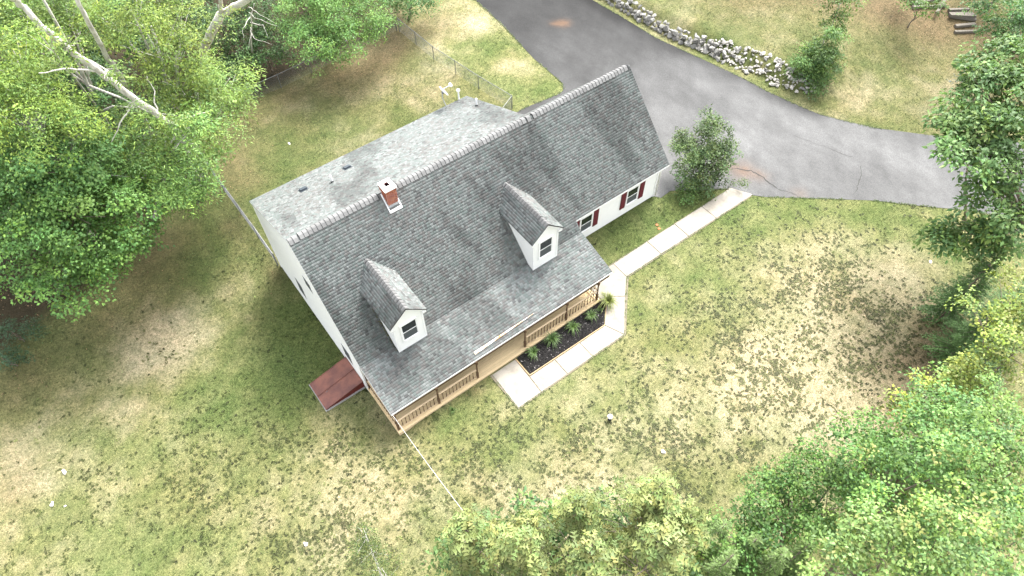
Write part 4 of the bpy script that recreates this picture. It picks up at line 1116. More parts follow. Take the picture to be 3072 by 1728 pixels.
# ------------------------------------------------------------------ leaves and trees
def leaf_quads(c, d, nrm, L, W, fold=.18):
    """kite shaped leaves: base, two sides, tip"""
    d = unit(d); s = unit(np.cross(nrm, d)); n2 = np.cross(d, s)
    L = L[:, None]; W = W[:, None]
    return np.stack([c, c+d*L*.45+s*W*.5+n2*W*fold, c+d*L-n2*L*.12, c+d*L*.45-s*W*.5+n2*W*fold], 1).reshape(-1, 3)
def crown_arrays(lumps, base, dens=7.0, k=20, L=.15, W=.11, spread=.45, flat=.75, yellow=.0, droop=.25, var=.22, tips=0):
    Vs, Cs = [], []
    for (x, y, z, r) in lumps:
        r = r*1.08
        ns = int(dens*r*r*4.2)
        d = unit(RNG.normal(0, 1, (ns*2, 3))); d = d[(d[:, 2] > -.55)][:ns]; ns = len(d)
        ph = RNG.uniform(0, 6.28, 6)
        bump_ = 1+.16*np.sin(3.1*d[:, 0]*2+ph[0])+.16*np.sin(3.7*d[:, 1]*2+ph[1])+.12*np.sin(5*d[:, 2]*2+ph[2])
        rr = r*(.42+.58*RNG.random(ns)**.45)*bump_
        # sprays gather on limbs: snap part of them towards a few directions
        nb = max(7, int(r*r*4.5)); bd = unit(RNG.normal(0, 1, (nb, 3))+np.array((0, 0, .35)))
        j = (d @ bd.T).argmax(1); bl = RNG.uniform(.78, 1.16, nb)
        d = unit(d*.42+bd[j]*.58)
        c = np.array((x, y, z))+d*(rr*bl[j])[:, None]*np.array((1, 1, flat))
        tp = (RNG.random(ns) < tips) & (d[:, 2] > .25)
        c = c+tp[:, None]*(d*.18+np.array((0, 0, .12)))
        nrm = unit(d*.45+np.array((0, 0, .95))+RNG.normal(0, .22, (ns, 3)))
        tone = np.exp(RNG.normal(0, var, ns))*(1+.0*c[:, 2])
        yel = np.clip(RNG.normal(yellow, .25, ns), -.3, 1)
        bt = RNG.uniform(.8, 1.22, nb)[j]
        kk = RNG.poisson(k, ns).clip(6)
        I = np.repeat(np.arange(ns), kk); n = len(I)
        a = unit(np.cross(nrm, RNG.normal(0, 1, (ns, 3)))); b = np.cross(nrm, a)
        th = RNG.uniform(0, 6.283, n); rho = np.sqrt(RNG.random(n))*spread*RNG.uniform(.7, 1.25, ns)[I]
        out = a[I]*np.cos(th)[:, None]+b[I]*np.sin(th)[:, None]
        P = c[I]+out*rho[:, None]-nrm[I]*(droop*rho**2/spread)[:, None]+RNG.normal(0, .05, (n, 3))
        ln = unit(nrm[I]+RNG.normal(0, .38, (n, 3)))
        ld = unit(out+RNG.normal(0, .5, (n, 3))-np.array((0, 0, .25)))
        ld = unit(ld-ln*(ld*ln).sum(1, keepdims=True)*.8)
        Vs.append(leaf_quads(P, ld, ln, L*RNG.uniform(.55, 1.4, n), W*RNG.uniform(.6, 1.3, n)))
        col = np.array(base)*(tone*bt)[I][:, None]*RNG.uniform(.72, 1.3, (n, 1))
        col = col*(1+np.clip(yel[I], -.3, 1)[:, None]*np.array((.65, .28, -.25)))
        tc = np.where(RNG.random(ns)[:, None] < .88, np.array((.25, .27, .085)), np.array((.33, .20, .10)))
        col = np.where(tp[I][:, None], tc[I]*RNG.uniform(.7, 1.15, (n, 1)), col)
        Cs.append(np.repeat(col, 4, 0))
    V = np.concatenate(Vs); C = np.concatenate(Cs)
    return V, np.arange(len(V)).reshape(-1, 4), C

def trunk_mesh(m, base, top, r0, r1, wob=.12, n=7):
    base, top = np.array(base, float), np.array(top, float)
    pts = [base+(top-base)*i/(n-1)+(np.array((random.uniform(-wob, wob), random.uniform(-wob, wob), 0)) if 0 < i < n-1 else 0) for i in range(n)]
    m.tube(pts, [r0*1.35]+[r0+(r1-r0)*i/(n-1) for i in range(1, n)], 8)
    return pts
def tree(name, label, base, lumps, col, bark='bark', r0=.16, group=None, cat='tree', mat='leaf', multi=0, **kw):
    z = zg(*base)
    t_ = thing(name, label, cat, (*base, z), group)
    m = MB()
    L = np.array(lumps)
    top = L[:, :3].mean(0); top[2] = max(L[:, 2].max()-1.1, top[2]-.4)
    if multi:
        for i in range(multi):
            q = L[i % len(L), :3]; b = np.array((base[0]+random.uniform(-.25, .25), base[1]+random.uniform(-.25, .25), z-.1))
            trunk_mesh(m, b, q+np.array((0, 0, .3)), r0*random.uniform(.7, 1), r0*.3, .1)
    else:
        pts = trunk_mesh(m, (*base, z-.1), top, r0, r0*.3)
        for q in L:
            s = pts[random.randint(2, 4)] if q[2] > pts[2][2] else pts[random.randint(1, 2)]
            e = q[:3]+np.array((0, 0, .1))
            mid = s*.5+e*.5+np.array((0, 0, .25))
            m.tube([s, mid, e], [r0*.5, r0*.33, r0*.14], 6)
            for _ in range(4):
                d = unit(np.array((random.gauss(0, 1), random.gauss(0, 1), random.uniform(-.2, .8))))
                m.tube([e*.6+mid*.4, e+d*q[3]*.8], [r0*.16, r0*.05], 5, cap=False)
    adopt(m.build('trunk', MAT[bark], smooth=True), t_)
    V, F, C = crown_arrays(lumps, col, **kw)
    c = adopt(np_obj('crown', V, F, MAT[mat], C), t_)
    return t_

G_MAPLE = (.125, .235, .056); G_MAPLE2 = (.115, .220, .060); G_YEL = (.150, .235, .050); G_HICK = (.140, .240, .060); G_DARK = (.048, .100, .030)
WOOD = 'trees of the wood along the left of the plot'
tree('maple_tree', 'green maple spreading over the left lawn edge, lowest of the big left trees', (-11.2, 19.5), [(-9.54, 15.61, 6.0, 2.5), (-7.1, 14.51, 6.5, 2.1), (-9.61, 16.1, 8.0, 2.5), (-7.12, 14.9, 8.5, 2.2), (-5.51, 15.47, 7.5, 1.9), (-9.83, 15.37, 4.5, 1.7), (-8.2, 15.41, 4.5, 1.4), (-6.2,15.6,5.0,1.5)], G_MAPLE, r0=.2, group=WOOD, L=.15, W=.12)
tree('maple_tree', 'dull green maple at the left picture edge behind the lowest maple', (-9.5, 20), [(-8.29, 16.88, 10.0, 2.6), (-6.28, 16.32, 10.0, 2.3), (-8.01, 15.96, 9.0, 2.0), (-9.58, 16.83, 9.0, 2), (-7.2,18.5,8,2.4)], G_MAPLE2, r0=.2, group=WOOD, L=.15, W=.12)
tree('hickory_tree', 'narrow leaved tree hanging over the left yard corner beside the edge on fence', (-4.8, 21.5), [(-2.66, 15.44, 8.0, 2.0), (-4.07, 14.86, 8.5, 1.9), (-2.08, 15.8, 6.5, 1.4), (-3.5, 15.46, 6.5, 1.4), (-0.76, 17.31, 6.0, 1.2), (-3.55, 16.24, 9.0, 1.7), (-2.4,16.6,5,1.3), (-1.46, 13.9, 10.4, .95), (-.6, 14.5, 10.6, .9), (-1.7,15.0,9.9,.8)], G_HICK, bark='bark_pale', r0=.15, group=WOOD, L=.20, W=.055, droop=.5, spread=.5, k=20)
tree('hickory_tree', 'broad narrow leaved tree reaching over the back yard from the left wood', (-1.0, 24.5), [(0.57, 18.78, 9.0, 2.1), (2.58, 20.11, 8.0, 1.7), (-1.2, 17.6, 8.2, 1.9), (0.2, 17.76, 8.0, 1.8), (1.65, 19.36, 7.0, 1.4), (-0.07, 18.89, 10.0, 2.0), (-2.91, 16.85, 9.5, 1.8), (2.9,21.0,6.5,1.2)], (.150, .235, .062), bark='bark_pale', r0=.17, group=WOOD, L=.21, W=.055, droop=.5, spread=.5, yellow=.15, k=19)
tree('ash_tree', 'bright yellow green tree filling the top left corner', (-8.5, 21), [(-6.08, 17.82, 13.5, 1.9), (-6.52, 16.35, 12.5, 2.0), (-5.79, 18.69, 14.3, 1.8), (-5.27, 16.51, 11.3, 1.5), (-6.7, 17.2, 13.0, 1.9), (-7.6, 18.5, 12.5, 2.2)], G_YEL, bark='bark_pale', r0=.2, group=WOOD, L=.15, W=.06, yellow=.15, k=24)
tree('ash_tree', 'tall yellow green tree at the top edge right of the leaning pale trunk', (-1.5, 23), [(-0.2, 18.2, 13.0, 2.1), (-0.6, 19.0, 14.0, 2.0), (1.43, 20.07, 12.0, 1.9), (0.5, 19.6, 11.0, 1.5), (-1.6, 19.8, 13.5, 1.0)], (.145, .210, .046), bark='bark_pale', r0=.18, group=WOOD, L=.16, W=.06, yellow=.1, k=20, dens=6.5)
UN = [((6.15, 31.6), [(6.15, 31.09, 2.6, 1.7), (5.6, 30.6, 1.6, 1.2)], 'dark green understory tree behind the dead sapling'), ((7.4, 30.3), [(7.3, 29.9, 2.3, 1.4), (8.0, 29.8, 1.5, 1.0)], 'low dark bush against the back fence left of the round maple'),
      ((7.44, 32.4), [(7.44, 31.83, 3.8, 1.9)], 'shaded understory tree at the top edge beside the dead sapling'), ((9.2, 32), [(8.9, 31.6, 2.8, 1.5)], 'shaded understory tree tucked left of the round maple'),
      ((4.06, 32.4), [(4.06, 31.71, 5.4, 1.8), (3.4, 31.2, 4.2, 1.4)], 'dark tree in the gap between leaning trunk and white forked trunk'), ((4.1, 30.2), [(4.0, 29.9, 2.0, 1.3)], 'low green sapling at the foot of the white forked trunk'),
      ((5.25, 33.2), [(5.25, 32.6, 3.8, 1.6)], 'shaded tree behind the white forked trunk')]
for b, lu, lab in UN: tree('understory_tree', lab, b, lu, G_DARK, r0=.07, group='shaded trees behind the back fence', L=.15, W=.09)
for b, lu, lab in (((1.0, 33), [(.8, 32.5, 6, 2.4), (-1.2, 31.5, 6, 2.4)], 'dark tree deep in the wood behind the leaning pale trunk'), ((-4.5, 29), [(-4.5, 28, 6, 2.8), (-6.5, 26, 7, 2.8)], 'dark tree deep in the wood under the yellow green trees'), ((-10, 24), [(-10, 23, 6, 3), (-12, 21, 6, 2.6)], 'dark tree deep in the wood at the left edge'),
                   ((-2.6, 27), [(-2.6, 26.6, 3.2, 2.0), (-1.2, 24.2, 2.6, 1.5)], 'low dark tree under the leaning pale trunk'), ((-5, 22), [(-5, 21.6, 4.4, 2.2), (-3.2, 20.2, 4.0, 1.8)], 'mid green tree in the shade below the hanging narrow leaved tree'), ((2.5, 36.5), [(2.5, 36, 6, 2.6)], 'dark tree at the back of the wood gap'), ((6.5, 37), [(6.5, 36.6, 5.5, 2.6)], 'dark tree behind the dead sapling at the top edge'), ((10, 36), [(10, 35.5, 5, 2.4)], 'dark tree behind the round maple')):
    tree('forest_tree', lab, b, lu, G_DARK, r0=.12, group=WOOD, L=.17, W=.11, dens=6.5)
tree('maple_tree', 'round bright green maple leaning over the back fence at the top', (12.2, 29.6), [(12.33, 27.07, 4.6, 2.4), (10.34, 28.61, 4.6, 2.0), (13.9, 25.9, 4.6, 1.9), (10.06, 26.25, 3.8, 1.8), (12.02, 25.41, 3.8, 1.6), (9.6, 28.4, 3.5, 1.3), (14.5, 25.7, 3.5, 1.1), (10.6, 25.6, 3.0, 1.1), (12.2, 29.2, 5.2, 2.4)], (.120, .225, .055), r0=.16, L=.14, W=.075, droop=.55, spread=.5, k=24, dens=7.5)
tree('maple_tree', 'small green maple at the top edge left of the driveway', (18.8, 29.2), [(18.64, 27.6, 3.0, 1.5), (17.47, 27.8, 3.5, 1.4), (20.0, 27.6, 2.5, .9), (18.6, 29.4, 3.6, 1.7)], (.075, .155, .045), r0=.1, L=.14, W=.09)

tree('ash_tree', 'yellow green tree behind the leaning pale trunk at the top left edge', (-4.5, 28.5), [(-4.92, 25.98, 12.3, 2.3), (-3.29, 26.41, 11.8, 2.0), (-2.79, 27.37, 10.0, 1.8), (-6.05, 24.49, 12.3, 2.2), (-4.43, 26.5, 11.0, 2.2), (-2.9, 24.2, 12.5, 1.5), (-4.45, 14.22, 17.0, 0.55), (-2.79, 14.32, 14.2, 0.6), (-1.83, 14.52, 11.0, 0.75), (-3.59, 14.52, 15.9, 0.6), (-2.73, 14.42, 12.4, 0.5)], (.135, .205, .048), bark='bark_pale', r0=.16, group=WOOD, L=.16, W=.07, k=20)
for b, lu, lab in (((-8.5, 30), [(-8.5, 29, 9, 3.0), (-11, 27, 9, 3)], 'mid green tree deep in the wood beyond the top left corner'), ((-2, 34), [(-2, 33, 8, 2.8), (-4.5, 33, 8, 2.6)], 'mid green tree deep in the wood above the shorter pale trunk'), ((-5, 38), [(-5, 38, 7, 3.2), (-1, 39, 7, 3)], 'tree far back in the wood at the top edge left of the forked trunk')):
    tree('forest_tree', lab, b, lu, (.07, .135, .036), r0=.14, group=WOOD, L=.2, W=.13, dens=5)
# bare pale trunks
def trunk_thing(name, label, paths, bark):
    t_ = thing(name, label, 'tree', paths[0][0][0])
    for i, (pts, r0, r1) in enumerate(paths):
        m = MB(); P = []
        for a, b in zip(pts[:-1], pts[1:]):
            a, b = np.array(a), np.array(b)
            P += [a+(b-a)*k/4+np.array((random.uniform(-.05, .05), random.uniform(-.05, .05), 0)) for k in range(4)]
        P.append(np.array(pts[-1]))
        m.tube(P, [r0+(r1-r0)*k/(len(P)-1) for k in range(len(P))], 10)
        adopt(m.build('trunk' if i == 0 else 'branch', MAT[bark], smooth=True), t_)
    return t_
trunk_thing('leaning_tree', 'long pale grey trunk leaning out over the left wood', [([(-1.2, 22.5, 0), (-.95, 19.5, 5), (-1.64, 15.89, 10), (-2.65, 15.69, 12.2), (-3.32, 15.57, 14.2), (-4.02, 15.0, 16.0), (-4.43, 15.46, 17.5), (-4.62, 14.73, 18.5)], .18, .11), ([(-3.2, 15.6, 13.9), (-4.2, 15.5, 14.6), (-5.3, 15.3, 15.0)], .05, .02), ([(-1.7, 15.9, 10.1), (-.6, 15.9, 9.9), (.3, 16.4, 9.4)], .05, .015), ([(-2.5, 15.7, 12.0), (-3.4, 15.4, 11.6), (-4.4, 15.2, 10.8)], .05, .015), ([(-2.0, 15.8, 10.8), (-1.6, 16.4, 11.6), (-1.5, 17.1, 12.0)], .04, .012)], 'bark_pale')
trunk_thing('leaning_tree', 'shorter pale trunk in the wood above the long leaning trunk', [([(-2.3, 25, 0), (-2.4, 22, 6), (-2.48, 19.52, 11.0), (-2.59, 18.32, 13.0), (-2.6, 17.12, 15.0), (-2.56, 16.05, 17.0)], .15, .09)], 'bark_pale')
trunk_thing('forked_tree', 'white forked trunk with mossy base standing bare at the top edge', [([(3.24, 32.8, 0), (3.32, 29.77, 4), (3.83, 27.31, 6.5), (4.42, 25.2, 8.7)], .29, .25), ([(4.40, 25.3, 8.6), (4.95, 23.6, 9.8), (5.58, 21.81, 11), (6.3, 20.4, 12)], .22, .16), ([(4.42, 25.2, 8.7), (4.4, 24, 10), (4.35, 22.6, 11.6)], .13, .09)], 'bark_moss')
trunk_thing('dead_sapling', 'thin dead grey sapling with bare twigs behind the back fence', [([(6.6, 31.5, 0), (6.5, 28.6, 4.6), (6.6, 27.2, 6.6), (6.8, 26.2, 8)], .07, .02)]+[([(6.55-.0*i, 28.4-.35*i, 4.9+.55*i), (6.55+random.uniform(-.8, .8), 27.9-.35*i, 4.7+.55*i), (6.55+random.uniform(-1.3, 1.3), 27.5-.35*i, 4.1+.5*i)], .025, .008) for i in range(6)], 'bark_pale')
# upper branches showing among the narrow leaved trees
# right hand side
tree('oak_tree', 'big green oak at the right edge overhanging the driveway', (34.5, -16.0), [(31.83, -6.83, 10.0, 1.6), (33.98, -6.53, 10.5, 1.7), (29.76, -7.12, 9.5, 1.3), (30.21, -8.55, 9.5, 1.7), (28.37, -7.87, 9.0, .95), (29.54, -10.48, 9.0, 1.4), (27.95, -9.22, 9.0, 1.0), (28.23, -10.34, 8.0, 1.0), (28.04, -12.09, 7.5, 1.2), (27.34, -10.9, 6.0, 1.15), (28.2, -11.88, 6.0, 1.1), (26.89, -10.37, 5.5, 0.8), (32.5,-9,10.5,1.8)], (.105, .180, .052), r0=.22, L=.26, W=.14, k=17, spread=.48, dens=8)
tree('spruce_tree', 'blue grey treetop poking out behind the big oak', (35.0, -9.5), [(33.4, -5.6, 9.3, .7)], (.13, .17, .19), r0=.08, L=.14, W=.03, dens=9)
tree('maple_tree', 'mid green tree at the top right corner beside the timber pile', (50, -3.5), [(47.07, -1.57, 6.0, 1.9), (47.9, -1.4, 4.0, 1.1), (48.7, -2.43, 4.0, 1.4), (50.5,-3.4,5,2.0)], (.07, .145, .042), r0=.14, L=.17, W=.11)
tree('young_tree', 'small bright green tree at the top edge left of the timber pile', (48.5, 4.4), [(47.9, 4.1, 3.2, .8), (48.0, 2.9, 3.4, .6), (49.5,6.0,2.5,.9)], (.075, .14, .03), r0=.06, L=.16, W=.09)
tree('forest_tree', 'dark tree at the wood edge behind the timber pile', (56.5, 2.5), [(57.0, 2.6, 4.0, 2.0), (57, -.5, 4.5, 2.2)], G_DARK, r0=.12, L=.17, W=.1)
tree('columnar_shrub', 'dark feathery shrub on the far lawn beside the end of the stone spill', (37.75, 5.0), [(38.1, 5.1, 2.2, 1.35), (37.8, 5.0, 1.0, 1.35), (38.7, 5.3, 3.3, 1.0), (38.4, 4.6, 1.6, 1.1), (37.8, 5.6, 1.8, 1.1)], (.095, .170, .046), r0=.05, cat='shrub', multi=4, L=.20, W=.06, dens=14, spread=.38, flat=1.0, droop=.6)
tree('young_tree', 'slender light green young tree on the far lawn behind the dark feathery shrub', (40.6, 6.6), [(41.38, 6.8, 4.4, 1.1), (40.7, 6.3, 3.3, .85), (41.9, 7.2, 5.0, .7)], (.085, .150, .034), r0=.05, bark='bark_pale', L=.17, W=.075, dens=11)
tree('maple_tree', 'yellow green maple with reddish tips at the right edge below the big oak', (23.5, -17.2), [(23.09, -14.5, 8.0, 1.4), (22.06, -14.33, 7.5, 1.0), (21.16, -15.99, 8.0, 1.5), (20.22, -15.75, 7.0, 1.2), (19.81, -15.49, 6.0, 1.0), (17.7, -14.79, 6.0, 1.0), (17.2, -14.5, 5.5, 0.7), (19.0,-15.3,6.3,.9)], (.165, .225, .052), bark='bark', r0=.14, L=.14, W=.10, yellow=.15, k=18, spread=.4, dens=7.5, tips=.10)
BRG = 'young maples massed in the bottom right corner'
tree('maple_tree', 'mid green maple at the top of the bottom right mass, furthest left', (9.3, -16.2), [(11.42, -14.88, 8.6, 1.4), (10.39, -14.56, 7.6, 1.4), (9.64, -14.11, 6.8, 1.0), (10.05, -13.74, 7.6, .8), (9.9, -15.65, 8.0, 1.6), (8.48, -14.54, 7.0, 1.0), (9.5,-15,5.5,1.8), (8.0, -13.99, 6.5, 1.0), (6.45, -14.26, 7.0, 1.0), (7.69, -14.84, 7.0, 1.0)], (.082, .160, .038), r0=.11, group=BRG, L=.12, W=.09, k=22, spread=.36, dens=7)
tree('maple_tree', 'bright green maple in the middle of the bottom right mass', (11.6, -17.6), [(13.02, -15.68, 9.8, 1.6), (14.78, -16.08, 9.8, 1.5), (10.92, -16.11, 10.2, 1.5), (11.6, -16.85, 10.8, 1.6), (13.85, -14.83, 7.6, 1.0), (12.6,-16.4,7.5,2.0)], (.105, .200, .050), r0=.12, group=BRG, L=.12, W=.09, k=22, spread=.36, yellow=.0, dens=7, tips=.06)
tree('maple_tree', 'light green maple at the right edge of the bottom right mass', (14.5, -19.5), [(14.37, -17.24, 10.6, 1.7), (11.59, -18.07, 11.6, 1.6), (13.15, -18.17, 11.6, 1.7), (17.3, -17.0, 8.6, 1.3), (14,-18,8.5,2.2)], (.120, .212, .058), r0=.12, group=BRG, L=.12, W=.09, k=22, spread=.36, yellow=.05, dens=7, tips=.06)
tree('maple_tree', 'pale green maple with orange tips at the very bottom right', (8.6, -19.0), [(8.4, -17.13, 11.6, 1.4), (8.84, -18.21, 12.6, 1.4), (9.97, -19.06, 12.6, 1.6), (6.84, -16.92, 11.4, 1.2), (7.69, -18.12, 12.4, 1.2), (8.5,-18,9.5,2.2)], (.135, .222, .066), r0=.12, group=BRG, L=.12, W=.09, k=22, spread=.36, yellow=.06, dens=7, tips=.06)
# dark shrubs at the left edge
for b, lu, lab in (((-13.9, 17.2), [(-13.8, 16.9, 1.0, 1.2)], 'dark blue green shrub at the left edge, upper of two'), ((-14.8, 15.9), [(-14.78, 15.75, .7, .8)], 'dark blue green shrub at the left edge, lower of two')):
    tree('shrub', lab, b, lu, (.035, .075, .035), r0=.04, cat='shrub', multi=3, group='dark shrubs under the left trees', L=.16, W=.05, dens=8)
# garage bush
tree('lilac_bush', 'tall many stemmed bush beside the garage corner and the walkway end', (24.1, 2.55), [(24.71, 3.2, 2.4, 1.2), (24.5, 4.2, 3.0, 1.15), (25.6, 3.5, 3.3, 1.05), (23.8, 3.7, 2.3, 1.15), (25.2, 2.6, 2.1, 1.0), (25.3, 3.75, 3.9, .5), (24.5, 2.9, 1.5, 1.1), (25.8,2.7,2.3,.8), (25.6,4.3,4.3,.35), (24.2,2.4,.9,.9), (25.2,2.2,1.2,.8), (23.6,3.0,1.3,.9), (26.2,3.4,3.4,.5), (23.5,4.4,2.9,.6)], (.080, .125, .042), r0=.045, cat='bush', multi=8, L=.13, W=.08, dens=13, k=17, spread=.32)
tree('bush_sprig', 'low leafy sprig growing where walkway meets driveway', (25.7, 1.6), [(26.0, 1.15, .55, .30), (26.2, .85, .75, .28)], (.07, .115, .03), r0=.012, cat='sprig', multi=3, L=.09, W=.05, dens=16, spread=.18)
tree('low_shrub', 'low green shrub between garage corner and tall bush', (23.0, 2.55), [(23.0, 2.6, .75, .62), (22.6, 2.4, .55, .5), (23.5, 2.4, .7, .6)], (.095, .165, .042), r0=.02, cat='shrub', multi=4, L=.12, W=.06, dens=15, spread=.24)

# conifers: tiers of drooping boughs carrying flat sprays
def conifer(name, label, base, H, R, col, group=None, z0=.3, tiers=26, twig=.20, bias=(0, 0)):
    z = zg(*base)
    t_ = thing(name, label, 'tree', (*base, z), group)
    m = MB(); m.tube([(*base, z-.1), (base[0], base[1], z+H*.5), (base[0], base[1], z+H)], [.10, .06, .012], 7)
    Vs, Cs = [], []
    for i in range(tiers):
        f = i/(tiers-1)
        zz = z+z0+(H-z0)*f
        r = R*(1-f)**.8*(1 if f > .12 else .8)+.10
        nb = int(6+5*(1-f))
        for kx in range(nb):
            th = random.uniform(0, 6.283); L = r*random.uniform(.65, 1.15)
            d = np.array((math.cos(th), math.sin(th), 0))
            if i % 2 == 0 and kx % 2 == 0: m.tube([(base[0], base[1], zz), (base[0]+d[0]*L*.85, base[1]+d[1]*L*.85, zz+.12*L)], [.016, .005], 4, cap=False)
            n = int(L*38)+6
            s = RNG.uniform(.12, 1, n)*L
            c = np.array((base[0], base[1], zz))+d*s[:, None]+np.array((0, 0, 1))*(.22*s-.20*s*s/max(r, .3))[:, None]
            side = np.array((-d[1], d[0], 0))*RNG.choice((-1, 1), n)[:, None]
            w = (1-s/L)*.6+.35
            ld = unit(d*.75+side*.8+RNG.normal(0, .18, (n, 3))); ln = unit(np.array((0, 0, 1))+RNG.normal(0, .3, (n, 3)))
            Vs.append(leaf_quads(c+side*(.04*w)[:, None], ld, ln, twig*w*RNG.uniform(.8, 1.5, n)*1.3, np.full(n, .045)*RNG.uniform(.7, 1.3, n), .1))
            tone = random.uniform(.7, 1.3)
            Cs.append(np.repeat(np.array(col)*tone*RNG.uniform(.75, 1.25, (n, 1)), 4, 0))
    adopt(m.build('trunk', MAT['bark'], smooth=True), t_)
    V = np.concatenate(Vs); adopt(np_obj('crown', V, np.arange(len(V)).reshape(-1, 4), MAT['needle'], np.concatenate(Cs)), t_)
HG = 'hemlocks along the right lawn edge'
for b, H, R, lab in (((27.6, -12.6), 6.2, 1.7, 'dark hemlock directly below the oak overhang, topmost of the right hemlocks'), ((25.6, -14.4), 6.2, 1.8, 'dark hemlock beside the bare ground, second of the right hemlocks'), ((24.2, -15.6), 5.6, 1.7, 'hemlock behind the upper twigs of the yellow green maple'),
                     ((22.6, -16.0), 5.4, 1.6, 'hemlock tucked under the yellow green maple'), ((20.3, -17.3), 5.6, 1.6, 'hemlock between the yellow green maple and the bottom right mass'), ((28.6, -14.8), 6.4, 1.9, 'hemlock at the right edge behind the others'), ((18.0, -16.6), 5.2, 1.4, 'light green young hemlock above the bottom right mass')):
    conifer('hemlock_tree', lab, b, H, R, (.100, .180, .056) if 'light' not in lab else (.11, .18, .06), HG)
PG = 'feathery young pines between the oaks and the maples'
for b, H, R, lab in (((6.35, -13.7), 8.2, 1.25, 'feathery young pine right beside the front oaks, topmost'), ((5.4, -14.6), 9.2, 1.2, 'feathery young pine lower left of the topmost pine'), ((7.0, -15.6), 8.8, 1.3, 'feathery young pine at the bottom between oaks and maples'), ((4.6, -15.2), 9.6, 1.1, 'light feathery young pine nearest the bottom edge'), ((5.5, -12.8), 7.0, 1.25, 'small pine behind the right hand oak'), ((6.75, -13.3), 6.6, 1.3, 'small pine at the lawn edge between oaks and maples'), ((6.9, -14.7), 8.0, 1.3, 'pine touching the furthest left maple of the bottom right mass'), ((8.0, -15.9), 8.6, 1.2, 'pine tip poking between the bottom right maples')):
    conifer('pine_tree', lab, b, H, R, (.115, .180, .050), PG, twig=.16, tiers=30)

# oaks close to the camera: lobed leaves in rosettes at the shoot tips
OUT = [(0, .012), (.12, .02), (.20, .13), (.27, .15), (.29, .05), (.42, .055), (.55, .27), (.62, .29), (.60, .09), (.70, .075), (.82, .22), (.88, .21), (.86, .06), (1.0, .0)]
def oak_leaf_arrays(c, d, nrm, L):
    n = len(c); d = unit(d); s = unit(np.cross(nrm, d)); n2 = np.cross(d, s)
    q = len(OUT)
    V = np.zeros((n, q, 3, 3))
    for i, (u_, w_) in enumerate(OUT):
        mid = c+d*(L*u_)[:, None]-n2*(L*.22*u_*u_)[:, None]
        V[:, i, 0] = mid+s*(L*w_)[:, None]+n2*(L*w_*.25)[:, None]; V[:, i, 1] = mid; V[:, i, 2] = mid-s*(L*w_)[:, None]+n2*(L*w_*.25)[:, None]
    F = []
    for i in range(q-1):
        a, b = 3*i, 3*(i+1)
        F += [(a, a+1, b+1, b), (a+1, a+2, b+2, b+1)]
    F = np.array(F)
    return V.reshape(-1, 3), (np.arange(n)[:, None, None]*(3*q)+F[None]).reshape(-1, 4), 3*q
def oak(label, base, H, R, nros, lean=(0, 0), col=(.165, .200, .066), zlo=.50):
    z = zg(*base)
    t_ = thing('oak_tree', label, 'tree', (*base, z), 'young oaks at the bottom edge')
    m = MB(); top = np.array((base[0]+lean[0], base[1]+lean[1], z+H))
    pts = trunk_mesh(m, (*base, z-.1), top, .09, .015, .06, 9)
    cs, ds, ns, Ls, tn = [], [], [], [], []
    for i in range(nros):
        f = random.random()**.75
        hz = zlo+(1-zlo)*f
        r = R*(1.0-.80*((hz-zlo)/(1-zlo))**1.4)*random.uniform(.30, 1.08)
        th = random.uniform(0, 6.283)
        ax = np.array((base[0], base[1], z))*(1-hz)+top*hz
        tip = ax+np.array((math.cos(th)*r, math.sin(th)*r, r*.35+random.uniform(-.2, .2)))
        m.tube([ax-np.array((0, 0, .35*r)), (ax+tip)/2+np.array((0, 0, -.05)), tip], [.020, .013, .006], 5, cap=False)
        axis_ = unit(np.array((math.cos(th)*.5, math.sin(th)*.5, 1.0))+np.random.default_rng(i).normal(0, .2, 3))
        a = unit(np.cross(axis_, (0.3, .9, .1))); b = np.cross(axis_, a)
        kk = random.randint(6, 9); tone = random.uniform(.55, 1.35)
        for j in range(kk):
            t2 = 6.283*j/kk+random.uniform(-.3, .3); el = random.uniform(-.25, .45)*(1 if j % 3 else 1.5)
            o_ = a*math.cos(t2)+b*math.sin(t2)
            cs.append(tip+o_*.015-axis_*random.uniform(0, .12)); ds.append(o_*math.cos(el)+axis_*math.sin(el)); ns.append(axis_*math.cos(el)-o_*math.sin(el)+RNG.normal(0, .25, 3))
            Ls.append(random.uniform(.30, .46)); tn.append(tone*random.uniform(.85, 1.2))
    adopt(m.build('trunk', MAT['bark'], smooth=True), t_)
    V, F, q = oak_leaf_arrays(np.array(cs), np.array(ds), unit(np.array(ns)), np.array(Ls))
    tn = np.array(tn)
    cc = np.array(col)*tn[:, None]*np.stack([1+.18*RNG.normal(0, .6, len(tn)), np.ones(len(tn)), np.ones(len(tn))], -1)
    adopt(np_obj('crown', V, F, MAT['leaf'], np.repeat(np.clip(cc, .01, 1), q, 0)), t_)
OAKS = [((-1.2, -9.3), 11.2, 1.9, 68, 'leftmost young oak at the bottom edge, below the porch corner'), ((-.6, -10.9), 13.0, 1.7, 60, 'young oak at the very bottom, between the left oak and the middle one'), ((1.7, -11.0), 12.2, 1.9, 72, 'young oak in the middle of the bottom edge'),
        ((3.7, -12.0), 12.4, 1.9, 84, 'tallest young oak rising highest into the front lawn'), ((.6, -12.5), 14.2, 1.6, 56, 'young oak nearest the camera at the bottom centre'), ((2.5, -13.3), 13.4, 1.7, 60, 'young oak at the bottom edge beside the feathery pines'), ((4.6, -13.0), 10.8, 1.6, 56, 'young oak half hidden between the tallest oak and the feathery pines'), ((.5, -9.9), 10.0, 1.5, 48, 'low young oak behind the leftmost and the middle one')]
for b, H, R, nr, lab in OAKS: oak(lab, b, H, R, nr)
